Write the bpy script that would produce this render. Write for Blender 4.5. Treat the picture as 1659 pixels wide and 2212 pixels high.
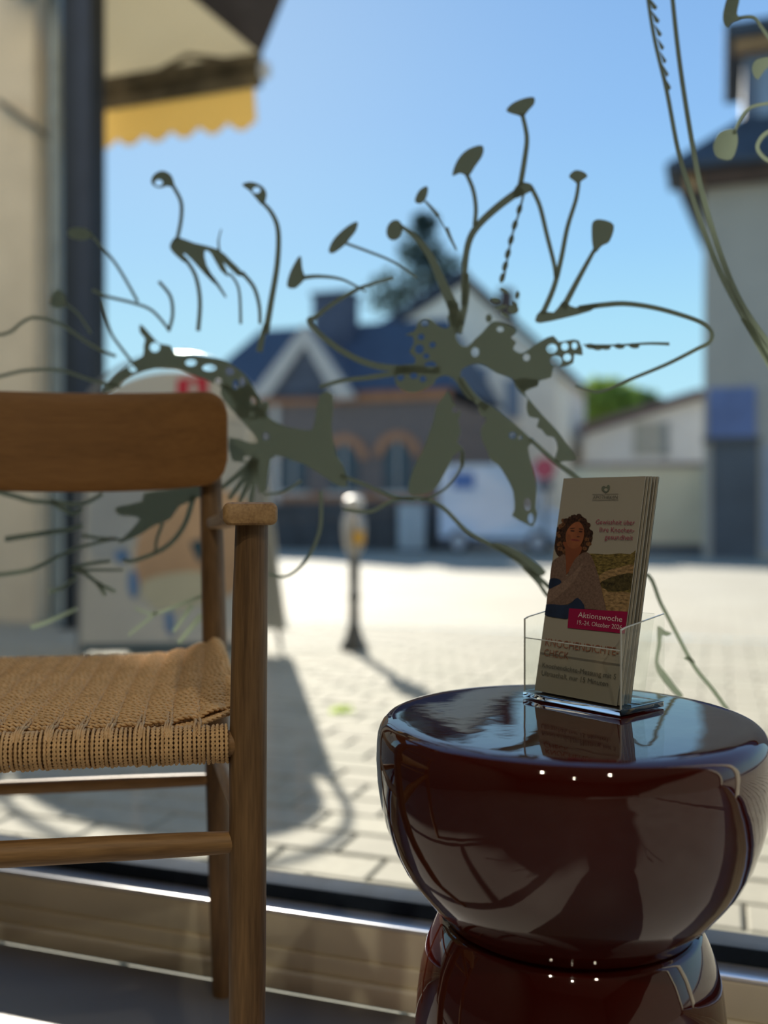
import bpy, bmesh, math, random
import numpy as np
from mathutils import Vector, Matrix
from mathutils.geometry import tessellate_polygon
random.seed(7)
for o in list(bpy.data.objects): bpy.data.objects.remove(o)
S = bpy.context.scene
COL = S.collection

# ------------------------------------------------------------------ camera
FPX, CX, CY, HZ, EYE = 2120.0, 829.5, 1106.0, 1090.0, 0.704
TILT = math.atan((CY - HZ) / FPX)
cam = bpy.data.cameras.new('camera'); camo = bpy.data.objects.new('camera', cam); COL.objects.link(camo)
cam.sensor_fit = 'VERTICAL'; cam.sensor_height = 36; cam.lens = 36 * FPX / 2212
camo.location = (0, 0, EYE); camo.rotation_euler = (math.pi / 2 - TILT, 0, 0)
cam.clip_start = 0.02; cam.clip_end = 500
cam.dof.use_dof = True; cam.dof.focus_distance = 1.0; cam.dof.aperture_fstop = 2.2
S.camera = camo
# ------------------------------------------------------------------ world, sun, exposure
SUN_AZ, SUN_EL = math.radians(12.0), math.radians(25.4)       # left of straight ahead, above the horizon
SUN_DIR = Vector((-math.sin(SUN_AZ) * math.cos(SUN_EL), math.cos(SUN_AZ) * math.cos(SUN_EL), math.sin(SUN_EL)))
w = bpy.data.worlds.new('sky'); S.world = w; w.use_nodes = True
nt = w.node_tree; nt.nodes.clear()
N = nt.nodes.new; L = nt.links.new
tc = N('ShaderNodeTexCoord'); sep = N('ShaderNodeSeparateXYZ'); L(tc.outputs['Generated'], sep.inputs[0])
rmp = N('ShaderNodeValToRGB'); L(sep.outputs['Z'], rmp.inputs[0])
stops = [(0.0, (.50, .80, .96)), (.10, (.50, .85, 1.0)), (.18, (.42, .78, 1.0)), (.25, (.345, .67, 1.0)), (.36, (.28, .545, .94)), (.47, (.235, .465, .86)), (1.0, (.12, .30, .66))]
el = rmp.color_ramp.elements
el[0].position, el[0].color = stops[0][0], (*stops[0][1], 1)
el[1].position, el[1].color = stops[-1][0], (*stops[-1][1], 1)
for p, c in stops[1:-1]:
    e = el.new(p); e.color = (*c, 1)
dp = N('ShaderNodeVectorMath'); dp.operation = 'DOT_PRODUCT'; dp.inputs[1].default_value = SUN_DIR
L(tc.outputs['Generated'], dp.inputs[0])
mx = N('ShaderNodeMath'); mx.operation = 'MAXIMUM'; mx.inputs[1].default_value = 0; L(dp.outputs['Value'], mx.inputs[0])
pw = N('ShaderNodeMath'); pw.operation = 'POWER'; pw.inputs[1].default_value = 22; L(mx.outputs[0], pw.inputs[0])
ml = N('ShaderNodeMath'); ml.operation = 'MULTIPLY'; ml.inputs[1].default_value = .30; L(pw.outputs[0], ml.inputs[0])
mixs = N('ShaderNodeMixRGB'); mixs.inputs['Color2'].default_value = (.75, .92, 1.0, 1); L(ml.outputs[0], mixs.inputs['Fac']); L(rmp.outputs[0], mixs.inputs['Color1'])
bg = N('ShaderNodeBackground'); bg.inputs['Strength'].default_value = 1.0; L(mixs.outputs[0], bg.inputs['Color'])
wo = N('ShaderNodeOutputWorld'); L(bg.outputs[0], wo.inputs[0])
sl = bpy.data.lights.new('sun', 'SUN'); sl.energy = 12.5; sl.angle = math.radians(.6); sl.color = (1, .93, .80)
slo = bpy.data.objects.new('sun', sl); COL.objects.link(slo)
slo.rotation_euler = SUN_DIR.to_track_quat('Z', 'Y').to_euler(); slo.location = (0, 0, 12)
vs = S.view_settings; vs.view_transform = 'Standard'; vs.look = 'None'; vs.exposure = 0.0; vs.gamma = 1.0; vs.use_curve_mapping = False

# ------------------------------------------------------------------ geometry of the place
A = math.radians(18.9)
U = Vector((math.cos(A), -math.sin(A), 0))         # along the shop window, to the right
NRM = Vector((math.sin(A), math.cos(A), 0))        # out of the shop
O0 = Vector((0, 1.36, 0))                          # where the window frame meets the floor
SLOPE, STEP = .023, .10
GLASS = .062
def F(u, n, z): return O0 + U * u + NRM * n + Vector((0, 0, z))
def ground(n): return -STEP - SLOPE * n
def ray(x, y):
    dx, dy = (x - CX) / FPX, -(y - CY) / FPX
    c, s = math.cos(TILT), math.sin(TILT)
    return Vector((dx, c + dy * s, dy * c - s))
def at(x, y, D):
    r = ray(x, y); return Vector((0, 0, EYE)) + r * (D / r.y)
def hit(x, y, n):                                  # (u, z) where a sight line meets the plane at distance n outside
    r = ray(x, y); e = Vector((0, 0, EYE)) - O0
    t = (n - e.dot(NRM)) / r.dot(NRM); p = e + r * t
    return p.dot(U), p.z
def ground_hit(x, y):
    lo, hi = 1.5, 80.
    for _ in range(60):
        m = (lo + hi) / 2; p = at(x, y, m)
        if p.z > ground((p - O0).dot(NRM)): lo = m
        else: hi = m
    return at(x, y, lo)
ROT = -A

# ------------------------------------------------------------------ materials
MATS = {}
def mat(name, color, rough=.5, spec=.5, metal=0, coat=0, noise=None, bump=None, trans=0, emit=None, ior=1.45):
    """noise=(scale, strength, stretch_xyz) varies the colour; bump=(scale, strength)"""
    if name in MATS: return MATS[name]
    m = bpy.data.materials.new(name); m.use_nodes = True; t = m.node_tree; b = t.nodes['Principled BSDF']
    b.inputs['Base Color'].default_value = (*color, 1); b.inputs['Roughness'].default_value = rough
    b.inputs['Specular IOR Level'].default_value = spec; b.inputs['Metallic'].default_value = metal
    b.inputs['Coat Weight'].default_value = coat; b.inputs['Coat IOR'].default_value = 1.7 if coat == 1.0 else 1.5; b.inputs['Coat Roughness'].default_value = .03
    b.inputs['Transmission Weight'].default_value = trans; b.inputs['IOR'].default_value = ior
    if emit: b.inputs['Emission Color'].default_value = (*emit[0], 1); b.inputs['Emission Strength'].default_value = emit[1]
    co = t.nodes.new('ShaderNodeTexCoord')
    if noise:
        mp = t.nodes.new('ShaderNodeMapping'); mp.inputs['Scale'].default_value = noise[2] if len(noise) > 2 else (1, 1, 1)
        t.links.new(co.outputs['Object'], mp.inputs[0])
        nz = t.nodes.new('ShaderNodeTexNoise'); nz.inputs['Scale'].default_value = noise[0]; nz.inputs['Detail'].default_value = 6
        t.links.new(mp.outputs[0], nz.inputs['Vector'])
        r = t.nodes.new('ShaderNodeValToRGB'); k = noise[1]
        r.color_ramp.elements[0].position = .3; r.color_ramp.elements[1].position = .7
        r.color_ramp.elements[0].color = (*[c * (1 - k) for c in color], 1); r.color_ramp.elements[1].color = (*[min(1, c * (1 + k)) for c in color], 1)
        t.links.new(nz.outputs['Fac'], r.inputs[0]); t.links.new(r.outputs[0], b.inputs['Base Color'])
    if bump:
        nb = t.nodes.new('ShaderNodeTexNoise'); nb.inputs['Scale'].default_value = bump[0]; nb.inputs['Detail'].default_value = 3
        mp = t.nodes.new('ShaderNodeMapping'); mp.inputs['Scale'].default_value = bump[2] if len(bump) > 2 else (1, 1, 1)
        t.links.new(co.outputs['Object'], mp.inputs[0]); t.links.new(mp.outputs[0], nb.inputs['Vector'])
        bp = t.nodes.new('ShaderNodeBump'); bp.inputs['Strength'].default_value = bump[1]; bp.inputs['Distance'].default_value = .01
        t.links.new(nb.outputs['Fac'], bp.inputs['Height']); t.links.new(bp.outputs[0], b.inputs['Normal'])
        if coat: t.links.new(bp.outputs[0], b.inputs['Coat Normal'])
    MATS[name] = m; return m
def film(name, color, tcol, tfac=.5, clear=0.0):      # thin sheet that lets light through
    m = bpy.data.materials.new(name); m.use_nodes = True; t = m.node_tree; t.nodes.clear()
    d = t.nodes.new('ShaderNodeBsdfDiffuse'); d.inputs[0].default_value = (*color, 1)
    s = t.nodes.new('ShaderNodeBsdfTranslucent'); s.inputs[0].default_value = (*tcol, 1)
    mx = t.nodes.new('ShaderNodeMixShader'); mx.inputs[0].default_value = tfac
    t.links.new(d.outputs[0], mx.inputs[1]); t.links.new(s.outputs[0], mx.inputs[2])
    nz = t.nodes.new('ShaderNodeTexNoise'); nz.inputs['Scale'].default_value = 30
    out = t.nodes.new('ShaderNodeOutputMaterial'); last = mx
    if clear:
        tr = t.nodes.new('ShaderNodeBsdfTransparent'); m2 = t.nodes.new('ShaderNodeMixShader'); m2.inputs[0].default_value = clear
        t.links.new(mx.outputs[0], m2.inputs[1]); t.links.new(tr.outputs[0], m2.inputs[2]); last = m2
    t.links.new(last.outputs[0], out.inputs[0]); MATS[name] = m; return m
def pane_mat(name, refl=1.0, tint=(1, 1, 1)):
    m = bpy.data.materials.new(name); m.use_nodes = True; t = m.node_tree; t.nodes.clear()
    tr = t.nodes.new('ShaderNodeBsdfTransparent'); tr.inputs[0].default_value = (*tint, 1)
    g = t.nodes.new('ShaderNodeBsdfGlossy'); g.inputs['Roughness'].default_value = .0
    fr = t.nodes.new('ShaderNodeLayerWeight'); fr.inputs['Blend'].default_value = .5
    po = t.nodes.new('ShaderNodeMath'); po.operation = 'POWER'; po.inputs[1].default_value = 5; t.links.new(fr.outputs['Facing'], po.inputs[0])
    mu = t.nodes.new('ShaderNodeMath'); mu.operation = 'MULTIPLY_ADD'; mu.inputs[1].default_value = refl * .9; mu.inputs[2].default_value = refl * .04; t.links.new(po.outputs[0], mu.inputs[0])
    mx = t.nodes.new('ShaderNodeMixShader'); t.links.new(mu.outputs[0], mx.inputs[0]); t.links.new(tr.outputs[0], mx.inputs[1]); t.links.new(g.outputs[0], mx.inputs[2])
    out = t.nodes.new('ShaderNodeOutputMaterial'); t.links.new(mx.outputs[0], out.inputs[0]); MATS[name] = m; return m
def wood(name, c1, c2, stretch, rough=.58):
    m = bpy.data.materials.new(name); m.use_nodes = True; t = m.node_tree; b = t.nodes['Principled BSDF']; b.inputs['Roughness'].default_value = rough
    co = t.nodes.new('ShaderNodeTexCoord'); mp = t.nodes.new('ShaderNodeMapping'); mp.inputs['Scale'].default_value = stretch
    t.links.new(co.outputs['Object'], mp.inputs[0])
    nz = t.nodes.new('ShaderNodeTexNoise'); nz.inputs['Scale'].default_value = 6; nz.inputs['Detail'].default_value = 8; nz.inputs['Distortion'].default_value = .6
    t.links.new(mp.outputs[0], nz.inputs['Vector'])
    fi = t.nodes.new('ShaderNodeTexNoise'); fi.inputs['Scale'].default_value = 40; fi.inputs['Detail'].default_value = 4
    t.links.new(mp.outputs[0], fi.inputs['Vector'])
    ad = t.nodes.new('ShaderNodeMath'); ad.operation = 'MULTIPLY_ADD'; ad.inputs[1].default_value = .45
    t.links.new(fi.outputs['Fac'], ad.inputs[0]); 
    sc = t.nodes.new('ShaderNodeMath'); sc.operation = 'MULTIPLY'; sc.inputs[1].default_value = .6; t.links.new(nz.outputs['Fac'], sc.inputs[0]); t.links.new(sc.outputs[0], ad.inputs[2])
    r = t.nodes.new('ShaderNodeValToRGB'); r.color_ramp.elements[0].position = .36; r.color_ramp.elements[1].position = .66
    r.color_ramp.elements[0].color = (*c1, 1); r.color_ramp.elements[1].color = (*c2, 1)
    t.links.new(ad.outputs[0], r.inputs[0]); t.links.new(r.outputs[0], b.inputs['Base Color'])
    bp = t.nodes.new('ShaderNodeBump'); bp.inputs['Strength'].default_value = .12; bp.inputs['Distance'].default_value = .002
    t.links.new(fi.outputs['Fac'], bp.inputs['Height']); t.links.new(bp.outputs[0], b.inputs['Normal'])
    MATS[name] = m; return m
def brick_mat(name, c1, c2, mortar, scale):
    m = bpy.data.materials.new(name); m.use_nodes = True; t = m.node_tree; b = t.nodes['Principled BSDF']; b.inputs['Roughness'].default_value = .9
    co = t.nodes.new('ShaderNodeTexCoord'); mp = t.nodes.new('ShaderNodeMapping'); mp.inputs['Rotation'].default_value = (math.pi / 2, 0, 0)
    t.links.new(co.outputs['Object'], mp.inputs[0])
    br = t.nodes.new('ShaderNodeTexBrick'); br.inputs['Color1'].default_value = (*c1, 1); br.inputs['Color2'].default_value = (*c2, 1); br.inputs['Mortar'].default_value = (*mortar, 1)
    br.inputs['Scale'].default_value = scale; t.links.new(mp.outputs[0], br.inputs['Vector']); t.links.new(br.outputs[0], b.inputs['Base Color'])
    MATS[name] = m; return m

oakz = wood('oak_upright', (.085, .045, .017), (.225, .130, .055), (9, 9, .55))
oakx = wood('oak_across', (.15, .078, .028), (.33, .19, .075), (.7, 9, 9))
oakb = wood('oak_back', (.20, .092, .023), (.29, .14, .040), (.5, 6, 7), .5)
oaky = wood('oak_lengthwise', (.24, .135, .055), (.46, .29, .13), (9, .55, 9))
cord = mat('paper_cord', (.70, .47, .245), .75, .25, noise=(160, .16))
ceramic = mat('oxblood_glaze', (.046, .0040, .0020), .30, .0, coat=1.0, noise=(5, .25), bump=(16, .035))
frame_m = mat('cream_frame', (.80, .76, .60), .45, .4, noise=(8, .06))
ledge_m = mat('anodised_ledge', (.80, .80, .82), .28, .5, metal=.7, noise=(10, .05))
gasket_m = mat('dark_gasket', (.02, .03, .045), .9, .05, noise=(20, .2))
floor_m = mat('grey_floor', (.19, .178, .16), .38, .4, noise=(3, .12))
wall_m = mat('warm_plaster', (.13, .118, .10), .9, .2, noise=(4, .05))
ceil_m = mat('white_ceiling', (.26, .25, .23), .9, .2, noise=(4, .04))
glass_m = pane_mat('window_glass', .55)
decal_m = film('sage_film', (.30, .35, .28), (.45, .50, .425), .50)
plaster_beige = mat('beige_render', (.62, .53, .40), .95, .2, noise=(3, .07), bump=(60, .15))
clearp = pane_mat('clear_sheet', 1.0, (.97, .98, .97)); rim_m = mat('acrylic_rim', (.62, .66, .64), .15, .6, noise=(40, .1))
acrylic = mat('clear_acrylic', (1, 1, 1), .0, .5, trans=1.0, ior=1.47, noise=None)
paper_m = mat('leaflet_paper', (.36, .335, .275), .45, .35, noise=(6, .03))

# ------------------------------------------------------------------ mesh helpers
def tag(o, label=None, cat=None, group=None, kind=None):
    if label: o['label'] = label
    if cat: o['category'] = cat
    if group: o['group'] = group
    if kind: o['kind'] = kind
    return o
def obj(name, verts, faces, m, parent=None, smooth=False):
    me = bpy.data.meshes.new(name); me.from_pydata([tuple(v) for v in verts], [], faces); me.update()
    if m: me.materials.append(m)
    if smooth: me.polygons.foreach_set('use_smooth', [True] * len(me.polygons))
    o = bpy.data.objects.new(name, me); COL.objects.link(o); o.parent = parent; return o
def empty(name, loc, rz=0):
    o = bpy.data.objects.new(name, None); COL.objects.link(o); o.location = loc; o.rotation_euler = (0, 0, rz); o.empty_display_size = .1; return o
class MB:
    def __init__(s): s.v = []; s.f = []
    def add(s, vs, fs):
        k = len(s.v); s.v += [Vector(v) for v in vs]; s.f += [tuple(i + k for i in f) for f in fs]; return s
    def box(s, x0, y0, z0, x1, y1, z1):
        return s.add([(x0, y0, z0), (x1, y0, z0), (x1, y1, z0), (x0, y1, z0), (x0, y0, z1), (x1, y0, z1), (x1, y1, z1), (x0, y1, z1)],
                     [(3, 2, 1, 0), (4, 5, 6, 7), (0, 1, 5, 4), (1, 2, 6, 5), (2, 3, 7, 6), (3, 0, 4, 7)])
    def prism(s, poly, y0, y1, holes=()):                 # polygon in xz, extruded along y
        loops = [list(poly)] + [list(h) for h in holes]
        tri = tessellate_polygon([[Vector((p[0], p[1], 0)) for p in l] for l in loops])
        pts = [p for l in loops for p in l]; n = len(pts)
        vs = [(p[0], y0, p[1]) for p in pts] + [(p[0], y1, p[1]) for p in pts]
        fs = []
        for a, b, c in tri:
            ar = (pts[b][0] - pts[a][0]) * (pts[c][1] - pts[a][1]) - (pts[b][1] - pts[a][1]) * (pts[c][0] - pts[a][0])
            if ar < 0: b, c = c, b
            fs += [(a, b, c), (n + a, n + c, n + b)]
        k = 0
        for l in loops:
            m = len(l)
            for i in range(m):
                j = (i + 1) % m; fs.append((k + i, k + j, n + k + j, n + k + i))
            k += m
        return s.add(vs, fs)
    def tube(s, path, rad, sides=16, caps=True):
        P = [Vector(p) for p in path]; n = len(P); R = rad if hasattr(rad, '__len__') else [rad] * n
        vs = []; up = None
        for i in range(n):
            t = (P[min(i + 1, n - 1)] - P[max(i - 1, 0)]).normalized()
            if up is None:
                up = Vector((0, 0, 1)) if abs(t.z) < .9 else Vector((1, 0, 0))
            a = (up - t * up.dot(t)).normalized(); b = t.cross(a); up = a
            vs += [P[i] + (a * math.cos(2 * math.pi * k / sides) + b * math.sin(2 * math.pi * k / sides)) * R[i] for k in range(sides)]
        fs = [(i * sides + k, i * sides + (k + 1) % sides, (i + 1) * sides + (k + 1) % sides, (i + 1) * sides + k) for i in range(n - 1) for k in range(sides)]
        if caps: fs += [tuple(range(sides))[::-1], tuple((n - 1) * sides + k for k in range(sides))]
        return s.add(vs, fs)
    def lathe(s, prof, sides=64, c=(0, 0, 0)):
        vs = []; c = Vector(c)
        for r, z in prof: vs += [c + Vector((r * math.cos(2 * math.pi * k / sides), r * math.sin(2 * math.pi * k / sides), z)) for k in range(sides)]
        n = len(prof)
        fs = [(i * sides + k, i * sides + (k + 1) % sides, (i + 1) * sides + (k + 1) % sides, (i + 1) * sides + k) for i in range(n - 1) for k in range(sides)]
        if prof[0][0] > 1e-4: fs.append(tuple(range(sides))[::-1])
        if prof[-1][0] > 1e-4: fs.append(tuple((n - 1) * sides + k for k in range(sides)))
        return s.add(vs, fs)
    def loft(s, rings):
        k = len(rings[0]); n = len(rings); vs = [p for r in rings for p in r]
        fs = [(i * k + j, i * k + (j + 1) % k, (i + 1) * k + (j + 1) % k, (i + 1) * k + j) for i in range(n - 1) for j in range(k)]
        fs += [tuple(range(k))[::-1], tuple((n - 1) * k + j for j in range(k))]
        return s.add(vs, fs)
    def build(s, name, m, parent=None, smooth=False, bevel=0, angle=35):
        o = obj(name, s.v, s.f, m, parent, smooth)
        if smooth and not bevel:
            bm = bmesh.new(); bm.from_mesh(o.data); bmesh.ops.recalc_face_normals(bm, faces=bm.faces); bm.to_mesh(o.data); bm.free()
            try: o.data.set_sharp_from_angle(angle=math.radians(angle))
            except Exception: pass
        if bevel:
            md = o.modifiers.new('bevel', 'BEVEL'); md.width = bevel; md.segments = 3; md.limit_method = 'ANGLE'; md.angle_limit = math.radians(angle)
            o.data.polygons.foreach_set('use_smooth', [True] * len(o.data.polygons))
            md.harden_normals = False
        return o
def rrect(cx, cz, hw, hh, r, n=6):
    pts = []
    for sx, sz, a0 in ((1, 1, 0), (-1, 1, 90), (-1, -1, 180), (1, -1, 270)):
        for i in range(n + 1):
            a = math.radians(a0 + 90 * i / n); pts.append((cx + sx * (hw - r) + r * math.cos(a), cz + sz * (hh - r) + r * math.sin(a)))
    return pts
def ellipse(cx, cy, rx, ry, n=16, rot=0):
    return [(cx + rx * math.cos(2 * math.pi * i / n) * math.cos(rot) - ry * math.sin(2 * math.pi * i / n) * math.sin(rot),
             cy + rx * math.cos(2 * math.pi * i / n) * math.sin(rot) + ry * math.sin(2 * math.pi * i / n) * math.cos(rot)) for i in range(n)]
def smooth_line(pts, n=6, closed=False):
    P = [Vector(p) for p in pts]; m = len(P); out = []
    rng = range(m) if closed else range(m - 1)
    for i in rng:
        if closed: p0, p1, p2, p3 = P[i - 1], P[i], P[(i + 1) % m], P[(i + 2) % m]
        else: p0, p1, p2, p3 = P[max(i - 1, 0)], P[i], P[i + 1], P[min(i + 2, m - 1)]
        for k in range(n):
            t = k / n
            out.append(.5 * ((2 * p1) + (p2 - p0) * t + (2 * p0 - 5 * p1 + 4 * p2 - p3) * t * t + (3 * p1 - p0 - 3 * p2 + p3) * t ** 3))
    if not closed: out.append(P[-1])
    return out

# ================================================================== ROOM
ZTOP = 2.95
def fbox(u0, n0, z0, u1, n1, z1):                # corners of a box in window coordinates
    m = MB(); m.box(u0, n0, z0, u1, n1, z1); m.v = [F(v.x, v.y, v.z) for v in m.v]; return m
def froot(name, u, n, z):                        # an empty on window axes: local x along the facade, y outwards
    return empty(name, F(u, n, z), ROT)
UL, UM, UR = -1.55, 1.75, 4.6
def room_poly(z):                                # floor outline
    return [F(UL, 0, z), F(UR, 0, z), F(UR, -6.5, z), F(UL - .0, -6.5, z)]
q = room_poly(0); tag(obj('floor', q + [p - Vector((0, 0, .12)) for p in q], [(0, 3, 2, 1)[::-1], (4, 5, 6, 7)[::-1], (0, 1, 5, 4), (1, 2, 6, 5), (2, 3, 7, 6), (3, 0, 4, 7)], floor_m), kind='structure')
q = room_poly(3.1); tag(obj('ceiling', q + [p + Vector((0, 0, .15)) for p in q], [(0, 1, 2, 3)[::-1], (4, 5, 6, 7), (0, 1, 5, 4), (1, 2, 6, 5), (2, 3, 7, 6), (3, 0, 4, 7)], ceil_m), kind='structure')
tag(fbox(UL - .15, -6.5, -.1, UL, .1, 3.25).build('wall_left', wall_m), kind='structure')
tag(fbox(UR, -6.5, -.1, UR + .15, .1, 3.25).build('wall_right', wall_m), kind='structure')
tag(fbox(UL - .15, -6.65, -.1, UR + .15, -6.5, 3.25).build('wall_back', wall_m), kind='structure')
tag(fbox(UL - 6, -.1, ZTOP, UR + 6, .12, 9.5).build('wall_front', mat('shop_render', (.5, .46, .38), .9, .2, noise=(2, .06))), kind='structure')
tag(fbox(UL - 6, -.1, -1, UL - .15, .12, ZTOP).build('wall_front_left', MATS['shop_render']), kind='structure')
tag(fbox(UR + .15, -.1, -1, UR + 6, .12, ZTOP).build('wall_front_right', MATS['shop_render']), kind='structure')
tag(fbox(UL - 6, -8, 9.4, UR + 6, .4, 9.6).build('roof', MATS['shop_render']), kind='structure')
tag(fbox(UL - 6, -8, 3.3, UR + 6, -7.8, 9.4).build('wall_rear_upper', MATS['shop_render']), kind='structure')
for i, (a, b) in enumerate(((UL, UM), (UM, UR))):
    # bottom rail: base trim, stepped cream profile, bright ledge, dark outer gasket
    r = fbox(a, .012, .030, b, .05, .056).build('window_%d' % (i + 1), frame_m, bevel=.003); tag(r, kind='structure')
    fbox(a, .0, .0, b, .05, .030).build('base_trim', frame_m, r, bevel=.004)
    fbox(a, .018, .056, b, .05, .104).build('bottom_rail', frame_m, r, bevel=.003)
    fbox(a, .018, .104, b, GLASS - .004, .110).build('ledge', ledge_m, r, bevel=.002)
    fbox(a, GLASS - .004, .06, b, GLASS + .045, .131).build('gasket', gasket_m, r, bevel=.002)
    fbox(a, .01, ZTOP - .09, b, .1, ZTOP).build('top_rail', frame_m, r, bevel=.003)
    if i == 0: fbox(a, .01, .11, a + .06, .1, ZTOP - .09).build('mullion', frame_m, r, bevel=.003)
    fbox(b - .045, .01, .11, b + (.045 if i == 0 else 0), .1, ZTOP - .09).build('mullion', frame_m, r, bevel=.003)
    fbox(a, GLASS, .112, b, GLASS + .006, ZTOP - .08).build('pane', glass_m, r)

# ceiling downlights (behind the camera, they warm the chair)
lamp_m = mat('lamp_glow', (1, .9, .75), .5, emit=((1, .78, .5), 14))
trim_m = mat('lamp_trim', (.7, .7, .7), .4, noise=(9, .05))
DL = [((-.9, -1.0), 20), ((.9, -1.3), 16), ((-.3, -3.0), 13)]
for i, ((x, y), pwr) in enumerate(DL):
    t = empty('ceiling_downlight', (x, y, 3.1))
    tag(t, ['round warm ceiling downlight nearest the chair', 'round warm ceiling downlight behind the side table', 'round warm ceiling downlight deepest in the shop'][i], 'lamp', 'ceiling downlights of the shop')
    MB().lathe([(.052, -.012), (.062, -.012), (.062, 0), (.052, 0)], 28).build('lamp_trim', trim_m, t)
    MB().lathe([(.05, -.006), (.05, -.001)], 24).build('lamp_disc', lamp_m, t)
    ld = bpy.data.lights.new('downlight', 'AREA'); ld.shape = 'DISK'; ld.size = .1; ld.energy = pwr; ld.color = (1, .87, .66); ld.spread = math.radians(150)
    lo = bpy.data.objects.new('downlight', ld); COL.objects.link(lo); lo.parent = t; lo.location = (0, 0, -.02)

# ================================================================== CHAIR
CROT = math.radians(8.9)
chair = empty('armchair', (-.417, 1.160, 0), CROT)
tag(chair, 'oak armchair with bent backrest and woven paper cord seat by the shop window', 'chair')
FX, FY, RX, RY = .250, -.210, .222, .216
def leg_front(s):
    p = [(s * (FX - .002), FY, 0), (s * (FX - .001), FY, .25), (s * FX, FY, .45), (s * (FX + .002), FY, .60), (s * (FX + .004), FY, .685)]
    return MB().tube(p, [.0165, .0188, .0190, .0178, .0165], 24)
def rear_pt(z):
    k = z / .72
    return (RX + (.2045 - RX) * k, RY + (.2514 - RY) * k * k)
def leg_rear(s):
    p = []; r = []
    for i in range(15):
        z = .86 * i / 14; x, y = rear_pt(z); p.append((s * x, y, z)); r.append(.0135 + .0045 * math.sin(math.pi * min(1, .15 + z * .9)))
    return MB().tube(p, r, 20)
for s in (1, -1):
    leg_front(s).build('leg', oakz, chair, smooth=True)
    leg_rear(s).build('leg', oakz, chair, smooth=True)
# backrest
def backrest():
    HW, T, RC = .229, .015, .034; nS, nZ = 48, 8; m = MB(); vs = []
    for side in (0, 1):
        for i in range(nS + 1):
            s = -1 + 2 * i / nS; s = math.sin(s * math.pi / 2) * .55 + s * .45
            x = s * HW; d = HW - abs(x); ins = RC - math.sqrt(max(0, RC * RC - (RC - d) ** 2)) if d < RC else 0
            zb = .722 + .013 * abs(s) ** 2.5 + ins; zt = .866 + .002 * s * s - ins
            yc = .212 + .046 * (1 - s * s) + .0
            for j in range(nZ + 1):
                k = j / nZ; z = zb + (zt - zb) * k
                vs.append((x, yc + .06 * (z - .79) + (T if side else 0), z))
    n = (nS + 1) * (nZ + 1); fs = []
    I = lambda a, i, j: a * n + i * (nZ + 1) + j
    for i in range(nS):
        for j in range(nZ):
            fs.append((I(0, i, j), I(0, i + 1, j), I(0, i + 1, j + 1), I(0, i, j + 1)))
            fs.append((I(1, i, j), I(1, i, j + 1), I(1, i + 1, j + 1), I(1, i + 1, j)))
        fs.append((I(0, i, nZ), I(0, i + 1, nZ), I(1, i + 1, nZ), I(1, i, nZ))); fs.append((I(0, i, 0), I(1, i, 0), I(1, i + 1, 0), I(0, i + 1, 0)))
    for i in (0, nS):
        for j in range(nZ): fs.append((I(0, i, j), I(0, i, j + 1), I(1, i, j + 1), I(1, i, j)) if i == 0 else (I(0, i, j), I(1, i, j), I(1, i, j + 1), I(0, i, j + 1)))
    return m.add(vs, fs)
br = backrest().build('backrest', oakb, chair, bevel=.004, angle=50)
# armrests
for s in (1, -1):
    rings = []
    for i in range(13):
        k = i / 12; y = -.238 + k * (.232 + .238)
        cxx = .252 + (.214 - .252) * k ** 1.3; hw = .0268 + (.0150 - .0268) * min(1, k * 1.35); z = .695 - .018 * k ** 1.2; hh = .0113 + (.008 - .0113) * k
        if i == 0: hw -= .003; hh -= .002
        rings.append([Vector((s * px, y, pz)) for px, pz in rrect(cxx, z, hw, hh, hh * .62, 4)])
    rings.insert(1, [Vector((s * px, -.235, pz)) for px, pz in rrect(.252, .695, .0268, .0113, .007, 4)])
    MB().loft(rings).build('armrest', oaky, chair, smooth=True, angle=50)
# rungs
def rung(p0, p1, r, mt):
    P = [Vector(p0).lerp(Vector(p1), i / 10) for i in range(11)]
    MB().tube(P, [r * (.80 + .20 * math.sin(math.pi * i / 10) ** .5) for i in range(11)], 16).build('rung', mt, chair, smooth=True)
rung((-FX, FY, .363), (FX, FY, .363), .0128, oakx)
x, y = rear_pt(.308); rung((-x, y, .308), (x, y, .308), .0100, oakx)
for s in (1, -1):
    x, y = rear_pt(.345); rung((s * FX, FY, .375), (s * x, y, .34), .0095, oaky)
    x, y = rear_pt(.47); MB().tube([(s * FX, FY, .470), (s * x, y, .492)], .0105, 12).build('side_rail', oaky, chair, smooth=True)
MB().tube([(-FX, FY, .463), (FX, FY, .463)], .0135, 14).build('front_rail', oakx, chair, smooth=True)
x, y = rear_pt(.48); MB().tube([(-x, y, .474), (x, y, .474)], .012, 14).build('rear_rail', oakx, chair, smooth=True)
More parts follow.
